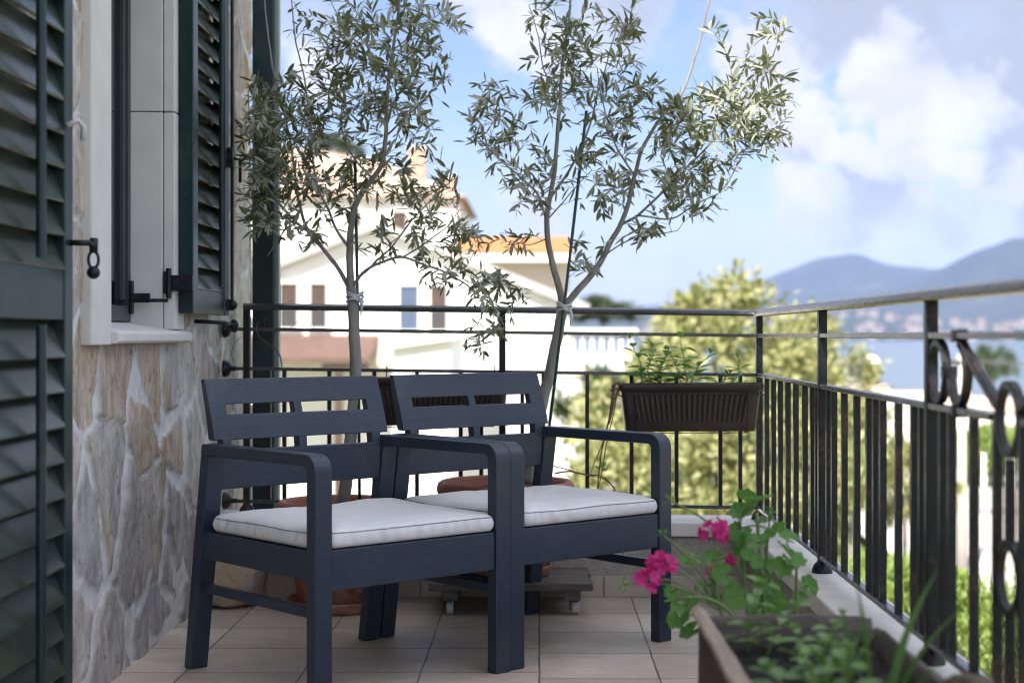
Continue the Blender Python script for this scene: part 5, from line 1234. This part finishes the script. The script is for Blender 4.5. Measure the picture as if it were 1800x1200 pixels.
def tree(kind, px, py, Z, rx, rz, label, name='tree', cat='tree', group=None, flat=1.0):
    mats = {'y': M_yleaf, 'g': M_gleaf, 'd': M_dleaf}; q = P(px, py, Z)
    key = (kind[0], kind[1])
    if key not in protos:
        c_, t_ = crown_mesh(hash(key[1]) % 97 + ord(kind[0]), 5200); root = empty(name, (0, 0, 0), label, cat, group)
        c_.build('crown', [mats[kind[0]], M_bark], root); to_ = t_.build('trunk', M_bark, root, smooth=True); to_.location = (0, 0, -.7); protos[key] = root
    else: root = copy_tree(protos[key])
    for ch in root.children:
        if ch.name.startswith('trunk'): ch.scale = (1, 1, max(.4, (q.z - gz(q.x, q.y) + .3) / rz - .7))
    root.name = name; root.location = q; root.scale = (rx, rx, rz); root.rotation_euler = (0, 0, rnd.uniform(0, 6.28)); tag(root, label, cat, group)
    if not group and 'group' in root: del root['group']
    return root
gt = 'yellow-green trees beyond the railing'
tree(('y', 1), 1290, 640, 24, 1.35, 1.55, 'tallest yellow-green tree, its top rising above the back railing', group=gt)
tree(('y', 2), 1160, 760, 21, 1.2, 1.5, 'yellow-green bushy tree behind the hanging mint planter', group=gt)
tree(('y', 3), 1370, 700, 26, 1.2, 1.6, 'yellow-green tree behind the railing corner post', group=gt)
tree(('y', 1), 1430, 660, 30, 1.2, 1.4, 'yellow-green tree whose leaves reach the water, past the corner post', group=gt)
tree(('y', 2), 1230, 560, 34, 1.0, .9, 'pale yellow-green treetop left of the tallest one, above the back rail', group=gt)
tree(('y', 3), 1110, 900, 18, 1.0, 1.2, 'low yellow-green bush seen under the armrest nearer the railing', 'shrub', 'shrub', gt)
tree(('y', 1), 1260, 880, 19, 1.1, 1.2, 'yellow-green bush seen under the hanging planter', 'shrub', 'shrub', gt)
tree(('y', 2), 1400, 860, 22, 1.1, 1.4, 'yellow-green bush behind the close-set bars by the corner', 'shrub', 'shrub', gt)
tree(('y', 3), 1500, 790, 30, 1.4, 1.1, 'spreading olive-yellow bush behind the middle bars, below the dish', 'shrub', 'shrub', gt)
tree(('y', 1), 1590, 860, 33, 1.2, .9, 'dry yellowish bush behind the bars just before the scrollwork', 'shrub', 'shrub', gt)
tree(('y', 2), 1330, 780, 20, .9, 1.3, 'yellow-green bush beside the end of the hanging planter', 'shrub', 'shrub', gt)
gs_ = 'bright green shrubs below the railing'
tree(('g', 1), 1530, 1060, 15, .75, .55, 'bright lime shrub low behind the bars near the tall strap leaves', 'shrub', 'shrub', gs_)
tree(('g', 2), 1610, 1070, 13, .6, .5, 'bright lime shrub low behind the bars beside the scrollwork post', 'shrub', 'shrub', gs_)
tree(('g', 1), 1705, 1110, 12, .45, .55, 'bright lime shrub at the foot of the bars under the scrollwork', 'shrub', 'shrub', gs_)
tree(('g', 2), 1775, 1130, 11, .35, .5, 'bright lime shrub under the lower scroll ring', 'shrub', 'shrub', gs_)
tree(('g', 1), 1740, 800, 56, 1.5, 1.3, 'green garden tree beyond the baluster fence', group='garden trees by the yard')
tree(('d', 1), 1745, 640, 60, 1.0, .9, 'slender dark treetop seen against the water through the scrollwork', group='garden trees by the yard')
tree(('d', 2), 585, 262, 75, 1.5, .8, 'dark tree above the salmon roof, behind the olive crown', group='dark trees behind the houses')
tree(('d', 2), 1050, 700, 26, .8, .6, 'dark bush in front of the grey garden wall', 'shrub', 'shrub', 'dark shrubs by the garden wall')
tree(('d', 1), 1060, 545, 60, 1.6, .7, 'hazy treetops just above the back rail beside the forked olive', group='dark trees behind the houses')

# ------------------------------------------------------------------ haze: the air between here and the hills
hz = MB(); hz.box((-6500, -1200, SEA - 20), (11000, 8600, 440)); M_haze = bpy.data.materials.new('haze_air'); M_haze.use_nodes = True
nt = M_haze.node_tree; nt.nodes.clear(); ou = nt.nodes.new('ShaderNodeOutputMaterial'); pv = nt.nodes.new('ShaderNodeVolumePrincipled')
pv.inputs['Color'].default_value = (.38, .52, .95, 1); pv.inputs['Density'].default_value = .000085; pv.inputs['Anisotropy'].default_value = .0
nt.links.new(pv.outputs[0], ou.inputs['Volume']); tag(hz.build('haze', M_haze), kind='stuff')
